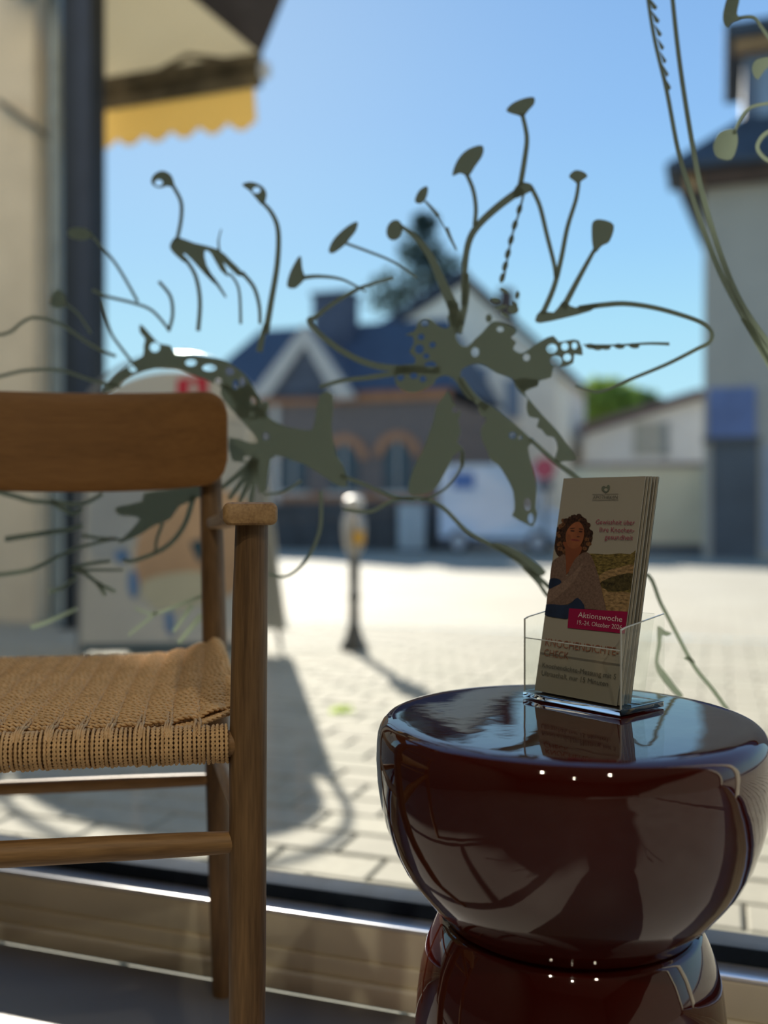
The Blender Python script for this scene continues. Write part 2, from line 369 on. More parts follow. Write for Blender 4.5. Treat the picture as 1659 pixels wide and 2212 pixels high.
# twisted two-ply cord, many of them in one mesh
class Cords:
    def __init__(s): s.V = []; s.Fc = []; s.n = 0
    def add(s, path, r=.0021, pitch=.011, sides=5, up=(0, 0, 1), phase=0):
        P = np.asarray(path, float); n = len(P)
        T = np.gradient(P, axis=0); T /= np.linalg.norm(T, axis=1)[:, None] + 1e-12
        upv = np.tile(np.asarray(up, float), (n, 1)) if np.ndim(up) == 1 else np.asarray(up, float)
        a = upv - T * (upv * T).sum(1)[:, None]; a /= np.linalg.norm(a, axis=1)[:, None] + 1e-12
        b = np.cross(T, a)
        d = np.concatenate([[0], np.cumsum(np.linalg.norm(np.diff(P, axis=0), axis=1))])
        for st in (0, 1):
            ph = phase + 2 * math.pi * d / pitch + st * math.pi
            c = P + (a * np.cos(ph)[:, None] + b * np.sin(ph)[:, None]) * r * .56
            k = np.arange(sides) * 2 * math.pi / sides
            ring = c[:, None, :] + (a[:, None, :] * np.cos(k)[None, :, None] + b[:, None, :] * np.sin(k)[None, :, None]) * r * .58
            s.V.append(ring.reshape(-1, 3))
            i = np.arange(n - 1)[:, None] * sides; j = np.arange(sides)[None, :]; j2 = (j + 1) % sides
            s.Fc.append(np.stack([i + j, i + j2, i + sides + j2, i + sides + j], -1).reshape(-1, 4) + s.n); s.n += n * sides
    def build(s, name, m, parent):
        V = np.concatenate(s.V); Fq = np.concatenate(s.Fc); me = bpy.data.meshes.new(name)
        me.vertices.add(len(V)); me.vertices.foreach_set('co', V.ravel()); me.loops.add(Fq.size); me.loops.foreach_set('vertex_index', Fq.ravel())
        me.polygons.add(len(Fq)); me.polygons.foreach_set('loop_start', np.arange(0, Fq.size, 4)); me.update(calc_edges=True)
        me.polygons.foreach_set('use_smooth', np.ones(len(Fq), bool)); me.materials.append(m)
        o = bpy.data.objects.new(name, me); COL.objects.link(o); o.parent = parent; o['kind'] = 'stuff'; return o
rs = np.random.RandomState(3)
wrap = Cords(); xs = -.230
while xs < .2305:
    a = np.linspace(0, 2 * math.pi, 27); jx = rs.uniform(-.0004, .0004); rr = .0172 + rs.uniform(-.0005, .0005)
    P = np.stack([xs + jx + .0018 * a / 6.28 - .0009, FY + rr * np.cos(a) * .95, .463 + rr * np.sin(a) * 1.02], 1)
    upv = np.stack([0 * a, np.cos(a), np.sin(a)], 1)
    wrap.add(P, .0024, .0085, 6, upv, rs.uniform(0, 6)); xs += .00445
xs = -.19
while xs < .195:
    a = np.linspace(0, 2 * math.pi, 22); P = np.stack([xs + 0 * a, .2335 + .015 * np.cos(a), .474 + .015 * np.sin(a)], 1)
    wrap.add(P, .0023, .0085, 4, np.stack([0 * a, np.cos(a), np.sin(a)], 1), rs.uniform(0, 6)); xs += .0046
wo_ = wrap.build('rail_wrapping', cord, chair); wo_['label'] = 'twisted paper cord wound around the front and rear rails'
SEAMP = .0285
def seat_z(x, y, X):
    k = (y + .19) / .42
    zc = .4805 + .006 * k - .004 * math.sin(math.pi * k); zs = .484 + .026 * k
    return zc + (zs - zc) * min(1, abs(x) / X) ** 4
weave = Cords(); row = 0
yy = -.186
while yy < .222:                                   # bold upper rows, two cords each
    k = (yy - FY) / (RY - FY); X = (FX - .004) + (RX - .012 - FX + .004) * k
    if yy < -.165: X -= .010
    xx = np.linspace(-X, X, 190); front = max(0, 1 - (yy + .186) / .05)
    for dyy, up_ in ((0, .0012), (.0043, 0)):
        bul = np.abs(np.sin(math.pi * xx / SEAMP)) ** .75
        Z = np.array([seat_z(a, yy + dyy, X) for a in xx]) - .0026 + (.0056 + rs.uniform(-.0005, .0005)) * bul + up_ - .004 * front + front * .012 * (np.abs(xx) / X) ** 6
        Y = yy + dyy - .0035 * bul + .0018 + front * .022 * (np.abs(xx) / X) ** 5 + rs.uniform(-.0004, .0004)
        a = np.radians([30, 65, 100, 140, 175]); ext = lambda sg: np.stack([sg * (X + .011 * np.sin(a)), Y[0] + 0 * a, Z[-1] - .011 * (1 - np.cos(a))], 1)
        weave.add(np.concatenate([ext(-1)[::-1], np.stack([xx, Y, Z], 1), ext(1)]), .0025, .0115, 6, (0, 0, 1), rs.uniform(0, 6))
    yy += .0118
yy = -.204
while yy < .226:                                   # closed lower layer
    k = (yy - FY) / (RY - FY); X = (FX - .004) + (RX - .012 - FX + .004) * k
    if yy < -.176: X -= .012
    xx = np.linspace(-X, X, 190); amp = .0008
    ph = 0 if (row // 2) % 2 else .0
    bul = np.abs(np.sin(math.pi * (xx / SEAMP + ph))) ** .8
    front = max(0, 1 - (yy + .186) / .05)
    Z = np.array([seat_z(a, yy, X) for a in xx]) + amp * bul - .0058 + rs.uniform(-.0004, .0004) - .006 * front * (np.abs(xx) / X) ** 0 * .6
    Z += front * .012 * (np.abs(xx) / X) ** 6
    Y = yy + (.0011 * np.cos(2 * math.pi * xx / SEAMP) * (1 if row % 2 else -.2)) + front * .022 * (np.abs(xx) / X) ** 5
    P = np.stack([xx, Y, Z], 1)
    a = np.radians([30, 65, 100, 140, 175]); ext = lambda sg: np.stack([sg * (X + .011 * np.sin(a)), Y[0] + 0 * a, Z[-1] - .011 * (1 - np.cos(a))], 1)
    P = np.concatenate([ext(-1)[::-1], P, ext(1)])
    weave.add(P, .0024, .0105, 4, (0, 0, 1), rs.uniform(0, 6)); yy += .0043; row += 1
sx = [SEAMP * i for i in range(-8, 9)]
for i, x0 in enumerate(sx):
    if abs(x0) > .225: continue
    for dx in (-.0021, .0021):
        yv = np.linspace(-.188, .226, 100); k = (yv + .186) / .0043
        X = .24 - .03 * (yv + .19) / .42
        xv = x0 + dx - x0 * .12 * (yv + .19) / .42
        Z = np.array([seat_z(a, b, c) for a, b, c in zip(xv, yv, X)]) - .0002 + .0014 * np.cos(2 * math.pi * (yv + .186) / .0118)
        pre = np.array([[x0 + dx, FY - .012, .474], [x0 + dx, FY - .004, .4815], [x0 + dx, FY + .008, .4838], [x0 + dx, FY + .016, .4826]])
        weave.add(np.concatenate([pre, np.stack([xv, yv, Z], 1)]), .0022, .0105, 5, (0, 0, 1), rs.uniform(0, 6))
wv = weave.build('woven_seat', cord, chair); wv['label'] = 'woven natural paper cord seat'

# ================================================================== SIDE TABLE
TX, TY, TZ = .182, .9686, .495
prof = [(0, TZ), (.06, TZ), (.12, TZ), (.16, TZ), (.172, TZ - .0003), (.1775, TZ - .0014), (.1820, TZ - .0042), (.1854, TZ - .0085), (.1880, TZ - .0155), (.1892, TZ - .025),
        (.1898, .455), (.1885, .432), (.1855, .411), (.1805, .392), (.1735, .371), (.164, .352), (.153, .337), (.141, .322), (.130, .311), (.125, .306), (.1235, .3025)]
low = [(.1245, .299), (.128, .294), (.134, .282), (.1405, .266), (.1455, .246), (.149, .22), (.151, .19), (.152, .15), (.151, .10), (.147, .05), (.141, .012), (.136, .003), (.128, 0), (0, 0)]
st = empty('side_table', (TX, TY, 0))
tag(st, 'glossy oxblood ceramic hourglass side table in front of the window', 'side table')
def rev(profile): return profile[::-1]
MB().lathe(rev(prof), 128).build('table_bowl', ceramic, st, smooth=True, angle=60)
MB().lathe(rev(low), 128).build('table_base', ceramic, st, smooth=True, angle=60)

# ================================================================== LEAFLETS AND HOLDER
UA = math.radians(-50); hu = Vector((math.cos(UA), math.sin(UA), 0)); hv = Vector((-math.sin(UA), math.cos(UA), 0))
HOLD = Vector((.1495, 1.0585, TZ + .0012))
holder = empty('leaflet_holder', HOLD, UA); tag(holder, 'clear acrylic leaflet holder standing on the oxblood side table', 'leaflet holder')
HWID, HDEP, TH = .128, .074, .0024
lean = math.radians(11.8)
MB().box(0, 0, 0, HWID, HDEP, .0062).build('holder_base', acrylic, holder, bevel=.0012)
MB().box(.0025, .0, .0064, HWID - .0025, TH, .064).build('front_panel', clearp, holder)
MB().box(.0025, .0002, .064, HWID - .0025, TH - .0002, .0648).build('panel_rim', rim_m, holder)
for x0 in (0, HWID - TH):
    pl = [(.0026, .0064), (HDEP, .0064), (HDEP, .095), (.0026 + .006, .086), (.0026, .084)]
    m = MB().prism(pl, x0, x0 + TH); m.v = [Vector((v.y, v.x, v.z)) for v in m.v]; m.build('side_panel', clearp, holder)
    m = MB().prism([(.0026, .0064), (.0026, .084), (.0086, .086), (HDEP, .095), (HDEP, .0958), (.008, .0868), (.0018, .0848), (.0018, .0064)], x0 + .0003, x0 + TH - .0003); m.v = [Vector((v.y, v.x, v.z)) for v in m.v]; m.build('panel_rim', rim_m, holder)
pk = math.tan(lean)
m = MB().box(.003, 0, 0, HWID - .003, TH, .09)
m.v = [Vector((v.x, v.y + HDEP - .034 + v.z * pk, v.z + .0064)) for v in m.v]; m.build('back_panel', clearp, holder)
# leaflets: local x across, y back, z up along the lean
LW, LH = .107, .234
def leaf_matrix(off, dx):
    X = hu; Z = (Vector((0, 0, 1)) * math.cos(lean) + hv * math.sin(lean)).normalized(); Y = Z.cross(X)
    p = HOLD + hu * (.0105 + dx) + hv * (.0075 + off) + Vector((0, 0, .0078))
    M = Matrix((X, Y, Z)).transposed().to_4x4(); M.translation = p; return M
# print transfer: coordinates read off the leaflet front, mapped onto its rectangle
src = [(500, 143), (1180, 138), (932, 1950), (270, 1832)]; dst = [(0, 1), (1, 1), (1, 0), (0, 0)]
Am = []; bv = []
for (x, y), (a, b) in zip(src, dst):
    Am += [[x, y, 1, 0, 0, 0, -a * x, -a * y], [0, 0, 0, x, y, 1, -b * x, -b * y]]; bv += [a, b]
Hm = np.append(np.linalg.solve(np.array(Am, float), np.array(bv, float)), 1).reshape(3, 3)
def pr(p):
    q = Hm @ np.array([p[0], p[1], 1.0]); return (min(max(q[0] / q[2], .002), .998) * LW, min(max(q[1] / q[2], .002), .998) * LH)
ink = lambda n, c, nz=None: mat('print_' + n, c, .45, .35, noise=nz or (60, .08))
edge_m = mat('leaflet_edges', (.13, .135, .11), .7, .2, noise=(400, .5, (1, 1, .02)))
body_mesh = None
def leaflet(i):
    global body_mesh
    t = bpy.data.objects.new('leaflet', None); COL.objects.link(t); t.matrix_world = leaf_matrix(.0002 + i * .0038, .0012 * (i % 3)); t.empty_display_size = .05
    if body_mesh is None:
        b = MB().box(0, 0, 0, LW, .0007, LH).build('front_cover', paper_m, t); body_mesh = b.data
        g = MB().box(.0004, .00075, .0003, LW - .0006, .0022, LH - .0003).build('inner_pages', edge_m, t); leaflet.pg = g.data
    else:
        for nm, me in (('front_cover', body_mesh), ('inner_pages', leaflet.pg)):
            b = bpy.data.objects.new(nm, me); COL.objects.link(b); b.parent = t
    if i: tag(t, 'one of the leaflets stacked behind the front leaflet', 'leaflet', 'leaflets in the acrylic holder')
    else: tag(t, 'front leaflet showing a curly haired woman and a magenta date banner', 'leaflet', 'leaflets in the acrylic holder')
    return t
stack = [leaflet(i) for i in range(7)]
lf = stack[0]
LAYER = [0]
def printed(name, pts, m, label=None, smooth=True, layer=None):
    LAYER[0] += 1; y = -.00006 - LAYER[0] * .000012
    if smooth: pts = [tuple(v) for v in smooth_line([(p[0], p[1]) for p in pts], 4, True)] if False else pts
    P = [pr(p) for p in pts]
    o = MB().prism(P, y, y + .00003).build(name, m, lf)
    if label: o['label'] = label
    return o
def sm(pts, n=4): return [(v[0], v[1]) for v in smooth_line([Vector((p[0], p[1])) for p in pts], n, True)]
printed('printed_dunes', sm([(700, 775), (760, 758), (860, 765), (960, 758), (1050, 765), (1101, 768), (1040, 1216), (940, 1210), (850, 1206), (790, 930)], 3), ink('dune', (.16, .12, .035), (210, .85, (1, 1, 2.5))))
printed('printed_sand', sm([(790, 950), (850, 900), (960, 870), (1080, 850), (1078, 940), (900, 990), (860, 1060), (1058, 1075), (1040, 1216), (850, 1206), (815, 1060)], 3), ink('sand', (.30, .195, .09), (190, .6, (1, 1, 2.4))))
printed('printed_grass_tuft', sm([(800, 1000), (860, 960), (940, 935), (1070, 920), (1064, 1030), (960, 1060), (860, 1050)], 3), ink('tuft', (.07, .055, .02), (260, .8)))
hair = ink('hair', (.045, .020, .010), (420, .9)); hair2 = ink('hair_light', (.16, .070, .028), (420, .7)); skin = ink('skin', (.27, .092, .038), (70, .22)); knit = ink('knit', (.17, .108, .08), (520, .28)); jeans = ink('jeans', (.018, .03, .065), (60, .3))
printed('printed_hair', sm([(450, 580), (490, 510), (550, 465), (630, 446), (690, 488), (718, 560), (742, 630), (715, 700), (690, 745), (620, 770), (560, 740), (500, 780), (452, 770), (425, 690)]), hair)
for k in range(46):
    a = k / 46 * 2 * math.pi; rx, ry = random.uniform(.80, 1.06), random.uniform(.82, 1.05)
    cx, cy = 582 + math.cos(a) * 142 * rx, 612 + math.sin(a) * 158 * ry
    if cy > 740 and 500 < cx < 690: continue
    if cx < 395 + (760 - cy) * .19: continue
    printed('printed_curl', ellipse(cx, cy, random.uniform(14, 26), random.uniform(14, 24), 9), hair2 if cx < 520 and random.random() < .75 or random.random() < .15 else hair)
printed('printed_neck', sm([(500, 660), (520, 720), (515, 800), (505, 900), (520, 935), (560, 880), (600, 810), (650, 740), (640, 690)], 3), ink('neck', (.22, .068, .028), (25, .15)))
printed('printed_face', sm([(522, 640), (530, 575), (575, 520), (630, 500), (668, 545), (674, 600), (662, 655), (632, 700), (590, 716), (545, 700)]), skin)
fe = ink('features', (.045, .018, .012)); lip = ink('lips', (.26, .06, .045)); shade = ink('cheek', (.24, .08, .035))
for (cx, cy, rx, ry, rt, mm) in ((578, 574, 19, 7, .1, fe), (645, 580, 16, 7, .1, fe), (578, 553, 24, 4.5, -.12, fe), (648, 560, 19, 4.5, .15, fe), (622, 606, 9, 20, .15, shade), (626, 622, 13, 4, 0, fe), (548, 628, 16, 26, 0, shade), (600, 648, 40, 9, .12, lip), (600, 648, 30, 1.8, .14, fe)):
    printed('printed_face_feature', ellipse(cx, cy, rx, ry, 12, rt), mm)
printed('printed_cardigan', sm([(408, 830), (470, 780), (520, 770), (530, 935), (560, 870), (610, 790), (680, 746), (735, 780), (790, 930), (830, 1100), (852, 1212), (760, 1200), (670, 1190), (620, 1110), (540, 1160), (365, 1155), (380, 1045), (470, 1000), (430, 965), (392, 960)], 3), knit)
printed('printed_sleeve_fold', sm([(385, 1045), (480, 1000), (600, 900), (660, 830), (640, 900), (560, 1010), (470, 1090), (372, 1150)], 3), ink('knit_light', (.22, .145, .108), (520, .25)))
printed('printed_knee', sm([(388, 965), (430, 950), (476, 965), (486, 990), (430, 1020), (384, 1035)], 3), jeans)
printed('printed_jeans', sm([(362, 1160), (540, 1166), (622, 1108), (680, 1195), (560, 1200), (545, 1270), (470, 1268), (350, 1240)], 3), jeans)
banner = printed('printed_banner', [(552, 1192), (1037, 1222), (1004, 1392), (540, 1346)], ink('magenta', (.32, .006, .06), (20, .05))); banner['label'] = 'magenta date banner'
def text(name, s, p, height, m, align='LEFT', width=None, layer=.0004):
    cu = bpy.data.curves.new(name, 'FONT'); cu.body = s; cu.size = 1; cu.align_x = align; cu.resolution_u = 3
    to = bpy.data.objects.new(name, cu); COL.objects.link(to); bpy.context.view_layer.update()
    me = bpy.data.meshes.new_from_object(to.evaluated_get(bpy.context.evaluated_depsgraph_get())); bpy.data.objects.remove(to); bpy.data.curves.remove(cu)
    V = np.array([v.co[:] for v in me.vertices]); x0, x1 = V[:, 0].min(), V[:, 0].max()
    sc = height / .72; sx_ = sc if width is None else width / (x1 - x0)
    for v in me.vertices: v.co = (v.co.x * sx_ + p[0], -.00075 - layer, v.co.y * sc + p[1])
    me.materials.clear(); me.materials.append(m); o = bpy.data.objects.new(name, me); COL.objects.link(o); return o
def ltext(name, s, p0, p1, hpx, m):
    a, b = pr(p0), pr(p1); hgt = hpx / 1750 * LH
    o = text(name, s, (a[0], (a[1] + b[1]) / 2), hgt, m, 'LEFT', b[0] - a[0]); o.parent = lf; return o
mag = ink('pink_text', (.30, .05, .09)); wht = ink('white_text', (.75, .6, .6)); gry = ink('grey_text', (.13, .125, .10)); red = ink('red_text', (.27, .10, .06))
ltext('printed_text', 'APOTHEKEN', (748, 316), (952, 316), 26, gry)
for yy_ in (278, 326): printed('printed_rule', [(742, yy_), (958, yy_), (958, yy_ + 3), (742, yy_ + 3)], gry)
ltext('printed_text', 'Gewissheit über', (768, 526), (1090, 528), 40, mag)
ltext('printed_text', 'Ihre Knochen-', (798, 588), (1085, 590), 40, mag)
ltext('printed_text', 'gesundheit', (845, 648), (1076, 650), 40, mag)
ltext('printed_text', 'Aktionswoche', (625, 1268), (985, 1296), 44, wht)
ltext('printed_text', '19.-24. Oktober 2026', (610, 1326), (974, 1352), 36, wht)
ltext('printed_text', 'KNOCHENDICHTE-', (352, 1490), (948, 1556), 62, red)
ltext('printed_text', 'CHECK', (345, 1565), (545, 1590), 58, red)
ltext('printed_text', 'Knochendichte-Messung mit S', (330, 1660), (930, 1734), 40, gry)
ltext('printed_text', 'Ultraschall, nur 15 Minuten', (325, 1722), (866, 1790), 40, gry)
printed('printed_heart', sm([(852, 268), (822, 245), (822, 222), (840, 212), (858, 222), (872, 206), (886, 212), (884, 240), (872, 258)], 4), ink('logo', (.14, .16, .12)))
printed('printed_heart', sm([(853, 256), (842, 246), (846, 234), (858, 232), (870, 240), (864, 254)], 4), paper_m)

# ================================================================== WINDOW DECALS
GZ = GLASS - .0006
def gp(p):
    return hit(p[0], p[1], GZ)
def dpart(name, root, pts, holes=(), n=3):
    P = [gp(p) for p in (sm(pts, n) if n > 1 else pts)]; Hs = [[gp(p) for p in h] for h in holes]
    m = MB().prism(P, GZ - .0003, GZ + .0003, Hs); m.v = [F(v.x, v.y, v.z) for v in m.v]
    return m.build(name, decal_m, root)
def dstroke(name, root, pts, w0, w1=None, n=5):
    w1 = w0 if w1 is None else w1
    C = smooth_line([Vector((p[0], p[1])) for p in pts], n); k = len(C); Lf = []; Rt = []
    for i, c in enumerate(C):
        t = (C[min(i + 1, k - 1)] - C[max(i - 1, 0)]).normalized(); nn = Vector((-t.y, t.x)); w = (w0 + (w1 - w0) * i / (k - 1)) / 2
        Lf.append(gp(c + nn * w)); Rt.append(gp(c - nn * w))
    vs = []; fs = []
    for i in range(k):
        for y in (GZ - .0003, GZ + .0003):
            vs += [F(Lf[i][0], y, Lf[i][1]), F(Rt[i][0], y, Rt[i][1])]
    for i in range(k - 1):
        a, b = 4 * i, 4 * (i + 1)
        fs += [(a, a + 1, b + 1, b), (a + 2, b + 2, b + 3, a + 3), (a, b, b + 2, a + 2), (a + 1, a + 3, b + 3, b + 1)]
    fs += [(0, 2, 3, 1), (4 * k - 4, 4 * k - 3, 4 * k - 1, 4 * k - 2)]
    return obj(name, vs, fs, decal_m, root)
def droot(label):
    r = empty('plant_decal', (0, 0, 0)); return tag(r, label, 'window decal', 'plant decals on the shop window')
def cr(ox, oy, s): return lambda pts: [(ox + x / s, oy + y / s) for x, y in pts]
def crh(ox, oy, s): return lambda hs: [ellipse(ox + x / s, oy + y / s, a / s, b / s, 12) for x, y, a, b in hs]
# --- central blossom
d = droot('large sage flowering plant decal in the middle of the window')
c1, h1 = cr(860, 560, 4.1475), crh(860, 560, 4.1475); c2, h2 = cr(860, 820, 4.1475), crh(860, 820, 4.1475)
dpart('leaf_cluster', d, c1([(455, 370), (540, 395), (532, 520), (548, 610), (515, 690), (560, 765), (620, 782), (690, 715), (760, 650), (830, 570), (880, 555), (950, 575), (1040, 615), (1060, 660), (1010, 700), (1060, 745), (1030, 800), (1100, 845), (1180, 800), (1280, 730), (1390, 685), (1440, 740), (1530, 725), (1620, 730), (1655, 860), (1580, 850), (1570, 930), (1480, 960), (1390, 970), (1370, 1060), (1260, 1090), (1250, 1140), (1150, 1155), (1120, 1190), (1060, 1120), (1000, 1060), (880, 1020), (800, 965), (720, 935), (640, 950), (570, 990), (560, 1050), (600, 1140), (690, 1260), (630, 1250), (560, 1160), (500, 1075), (420, 1040), (340, 1075), (320, 1115), (200, 1180), (90, 1190), (-20, 1120), (-20, 960), (140, 940), (150, 880), (100, 830), (140, 760), (130, 690), (60, 680), (150, 640), (180, 560), (230, 530), (300, 540), (340, 580), (420, 622), (462, 590), (440, 520), (462, 470), (440, 410)]),
      h1([(238, 572, 36, 32), (205, 697, 32, 30), (308, 767, 30, 28), (190, 806, 42, 44), (252, 868, 30, 26), (290, 950, 54, 38), (690, 832, 36, 44), (915, 628, 32, 26), (1150, 880, 32, 34), (1378, 800, 48, 42), (1415, 910, 58, 52), (1494, 782, 34, 36), (1515, 880, 36, 34), (1580, 775, 26, 32), (20, 1055, 34, 36), (140, 1045, 36, 28), (222, 1072, 30, 30)]), 2)
for (x, y, a, b, r) in ((950, 280, 48, 20, .5), (1072, 320, 18, 36, .1), (1030, 450, 52, 42, .1), (920, 430, 60, 22, -.2), (870, 365, 42, 24, .3), (812, 530, 28, 38, 0), (960, 500, 50, 18, .6), (1050, 400, 30, 16, .9)):
    dpart('seed_husk', d, [(860 + px / 4.1475, 560 + py / 4.1475) for px, py in ellipse(x, y, a, b, 12, r)], n=1)
dpart('leaf', d, c2([(450, 105), (490, 200), (560, 290), (538, 360), (560, 470), (528, 560), (582, 620), (592, 760), (572, 795), (552, 720), (560, 640), (500, 680), (460, 760), (400, 870), (350, 960), (280, 1010), (180, 1030), (90, 1010), (130, 810), (220, 640), (270, 500), (320, 360), (340, 250), (400, 160)]), h2([(515, 270, 32, 32)]), 2)
dpart('leaf', d, c2([(735, 195), (830, 230), (960, 330), (1060, 410), (1160, 500), (1205, 560), (1165, 605), (1190, 740), (1230, 880), (1240, 1020), (1232, 1150), (1248, 1200), (1210, 1315), (1140, 1290), (1020, 1220), (1042, 1170), (1030, 1000), (960, 860), (900, 770), (830, 720), (800, 640), (760, 560), (740, 460), (770, 400), (790, 350), (755, 330), (718, 270)]), h2([(1025, 500, 34, 34), (1095, 520, 18, 18), (1160, 1120, 34, 62), (1188, 1245, 26, 48)]), 2)
dpart('leaf', d, c2([(1030, 0), (1250, 0), (1240, 60), (1135, 110), (1190, 195), (1300, 325), (1420, 450), (1500, 560), (1600, 710), (1500, 730), (1400, 740), (1430, 620), (1400, 520), (1330, 505), (1290, 450), (1240, 420), (1262, 350), (1170, 330), (1150, 230), (1160, 170), (1100, 120)]), (), 2)
dstroke('stem', d, c2([(560, -10), (640, 110), (735, 210), (800, 260)]), 13, 16)
dstroke('stem', d, c2([(580, 640), (575, 760), (500, 890), (380, 1010), (200, 1090)]), 6, 5)
dstroke('stem', d, c2([(1180, 530), (1300, 640), (1420, 745), (1600, 880), (1750, 1000)]), 9, 12)
dpart('flower_head', d, [(1094, 240), (1106, 224), (1130, 213), (1153, 210), (1154, 224), (1142, 238), (1130, 252), (1118, 249)])
dstroke('stem', d, [(1128, 246), (1138, 295), (1134, 340), (1124, 400)], 9, 12)
dpart('bud', d, [(1110, 410), (1125, 394), (1148, 398), (1150, 410), (1130, 422), (1112, 428)])
dstroke('stem', d, [(1128, 408), (1075, 447), (1032, 488), (1012, 525), (1004, 580), (1002, 660)], 17, 12)
dpart('flower_head', d, [(977, 379), (988, 346), (1010, 323), (1041, 314), (1043, 334), (1026, 360), (1012, 380), (994, 374)])
dstroke('stem', d, [(1008, 376), (1022, 410), (1028, 450), (1025, 488)], 9)
dstroke('stem', d, [(1131, 420), (1121, 460), (1106, 510), (1096, 560), (1088, 605)], 5, 4)
for (x, y) in ((1122, 452), (1112, 486), (1104, 518), (1097, 548), (1091, 575), (1085, 600)): dpart('bead', d, ellipse(x, y, 6, 12, 9, .3), n=1)
dstroke('stem', d, [(1148, 406), (1166, 445), (1182, 510), (1197, 570), (1201, 600)], 10, 9)
dpart('flower_head', d, [(1229, 381), (1242, 368), (1260, 371), (1269, 381), (1256, 391), (1250, 400), (1240, 391)])
dstroke('stem', d, [(1250, 396), (1244, 432), (1226, 490), (1212, 560), (1196, 622), (1172, 678)], 8, 12)
dpart('flower_head', d, [(1281, 479), (1298, 474), (1326, 486), (1317, 521), (1300, 531), (1286, 546), (1280, 530), (1278, 500)])
dstroke('stem', d, [(1285, 538), (1252, 598), (1216, 666)], 8, 14)
dpart('leaf', d, [(1156, 690), (1168, 671), (1196, 675), (1214, 652), (1226, 655), (1242, 664), (1292, 656), (1275, 672), (1215, 688), (1166, 698)], n=2)
dstroke('stem', d, [(1250, 666), (1300, 659), (1350, 656), (1410, 664), (1470, 680), (1515, 697), (1537, 718), (1533, 738), (1505, 754), (1440, 787), (1360, 820), (1300, 845), (1272, 843), (1243, 834)], 12, 6)
for (x, y) in ((1276, 748), (1290, 751), (1308, 750), (1338, 748), (1370, 747)): dpart('bead', d, ellipse(x, y, 12, 6, 9, .1), n=1)
dstroke('stem', d, [(1260, 745), (1330, 746), (1400, 742), (1446, 743)], 3, 7)
dpart('flower_head', d, [(896, 434), (905, 412), (922, 402), (924, 416), (917, 434), (906, 440)])
dstroke('stem', d, [(918, 434), (938, 455), (948, 467)], 5, 8); dstroke('stem', d, [(948, 467), (958, 487), (964, 495)], 2, 4); dstroke('stem', d, [(964, 492), (974, 516), (986, 540)], 9, 4)
dpart('flower_head', d, ellipse(852, 497, 17, 23, 14, .3), n=1)
dstroke('stem', d, [(866, 488), (900, 515), (930, 555), (955, 610), (978, 662), (990, 705)], 8, 27)
dstroke('stem', d, [(1008, 590), (1006, 650), (990, 720)], 11, 16)
dpart('flower_head', d, [(710, 541), (722, 515), (750, 489), (772, 479), (769, 498), (756, 515), (744, 530), (720, 547)])
dstroke('stem', d, [(748, 526), (800, 545), (850, 566), (900, 600)], 6, 5)
dpart('flower_head', d, [(648, 552), (653, 580), (658, 602), (642, 620), (636, 623), (624, 622), (620, 613), (628, 585)])
dstroke('stem', d, [(654, 600), (690, 597), (740, 604), (790, 630)], 10, 4)
dstroke('stem', d, [(850, 600), (775, 623), (722, 654), (682, 684), (668, 694), (700, 730), (752, 766), (812, 790), (880, 797), (950, 800)], 7, 16)
dstroke('stem', d, [(890, 800), (800, 815), (740, 822), (690, 836)], 12, 8)
# --- left flowers
d = droot('tall sage decal of curved flower stems left of the window middle')
dpart('flower_head', d, [(327, 388), (335, 375), (352, 369), (370, 379), (377, 405), (362, 402), (345, 406), (330, 400)], [ellipse(343, 395, 9, 7, 10)], 3)
dstroke('stem', d, [(374, 402), (391, 436), (391, 475), (382, 520)], 8)
dpart('fringed_leaf', d, [(384, 512), (420, 525), (470, 538), (498, 562), (527, 592), (512, 595), (482, 566), (496, 598), (476, 584), (456, 548), (442, 542), (446, 572), (470, 618), (442, 592), (415, 562), (396, 546), (404, 570), (380, 552), (367, 535), (372, 520)], n=2)
dstroke('stem', d, [(398, 556), (422, 595), (432, 650), (428, 715)], 8, 9); dstroke('stem', d, [(445, 585), (468, 612), (488, 642)], 10, 4)
dstroke('stem', d, [(522, 588), (548, 620), (560, 660), (562, 700)], 9, 7); dstroke('stem', d, [(496, 590), (516, 625), (520, 700)], 5, 6); dstroke('stem', d, [(474, 545), (472, 520), (478, 495)], 5, 2)
dpart('flower_head', d, [(523, 399), (542, 393), (566, 402), (576, 420), (568, 443), (553, 429), (540, 413)], [ellipse(554, 411, 9, 7, 10)], 3)
dstroke('stem', d, [(566, 436), (588, 462), (601, 500), (599, 570), (586, 650), (574, 720)], 8, 14)
# --- far left trailing stems
d = droot('thin trailing sage decal stems at the left edge above the backrest')
dpart('leaf', d, ellipse(172, 505, 27, 14, 12, .1), n=1); dstroke('stem', d, [(196, 507), (250, 570), (298, 652)], 6)
dstroke('stem', d, [(200, 626), (230, 640), (290, 655), (330, 672), (365, 712)], 7, 6); dstroke('stem', d, [(343, 608), (368, 640), (373, 680), (364, 716)], 7)
dpart('leaf', d, [(108, 655), (116, 632), (128, 626), (140, 640), (142, 660), (122, 666)]); dstroke('stem', d, [(140, 655), (170, 680), (196, 720)], 5)
dstroke('stem', d, [(-30, 728), (20, 718), (45, 698), (75, 686), (130, 700), (196, 745), (250, 770)], 7); dstroke('stem', d, [(-30, 822), (20, 808), (60, 800), (130, 800), (200, 822), (260, 835)], 7)
dstroke('stem', d, [(220, 650), (238, 715), (262, 752), (300, 800)], 6)
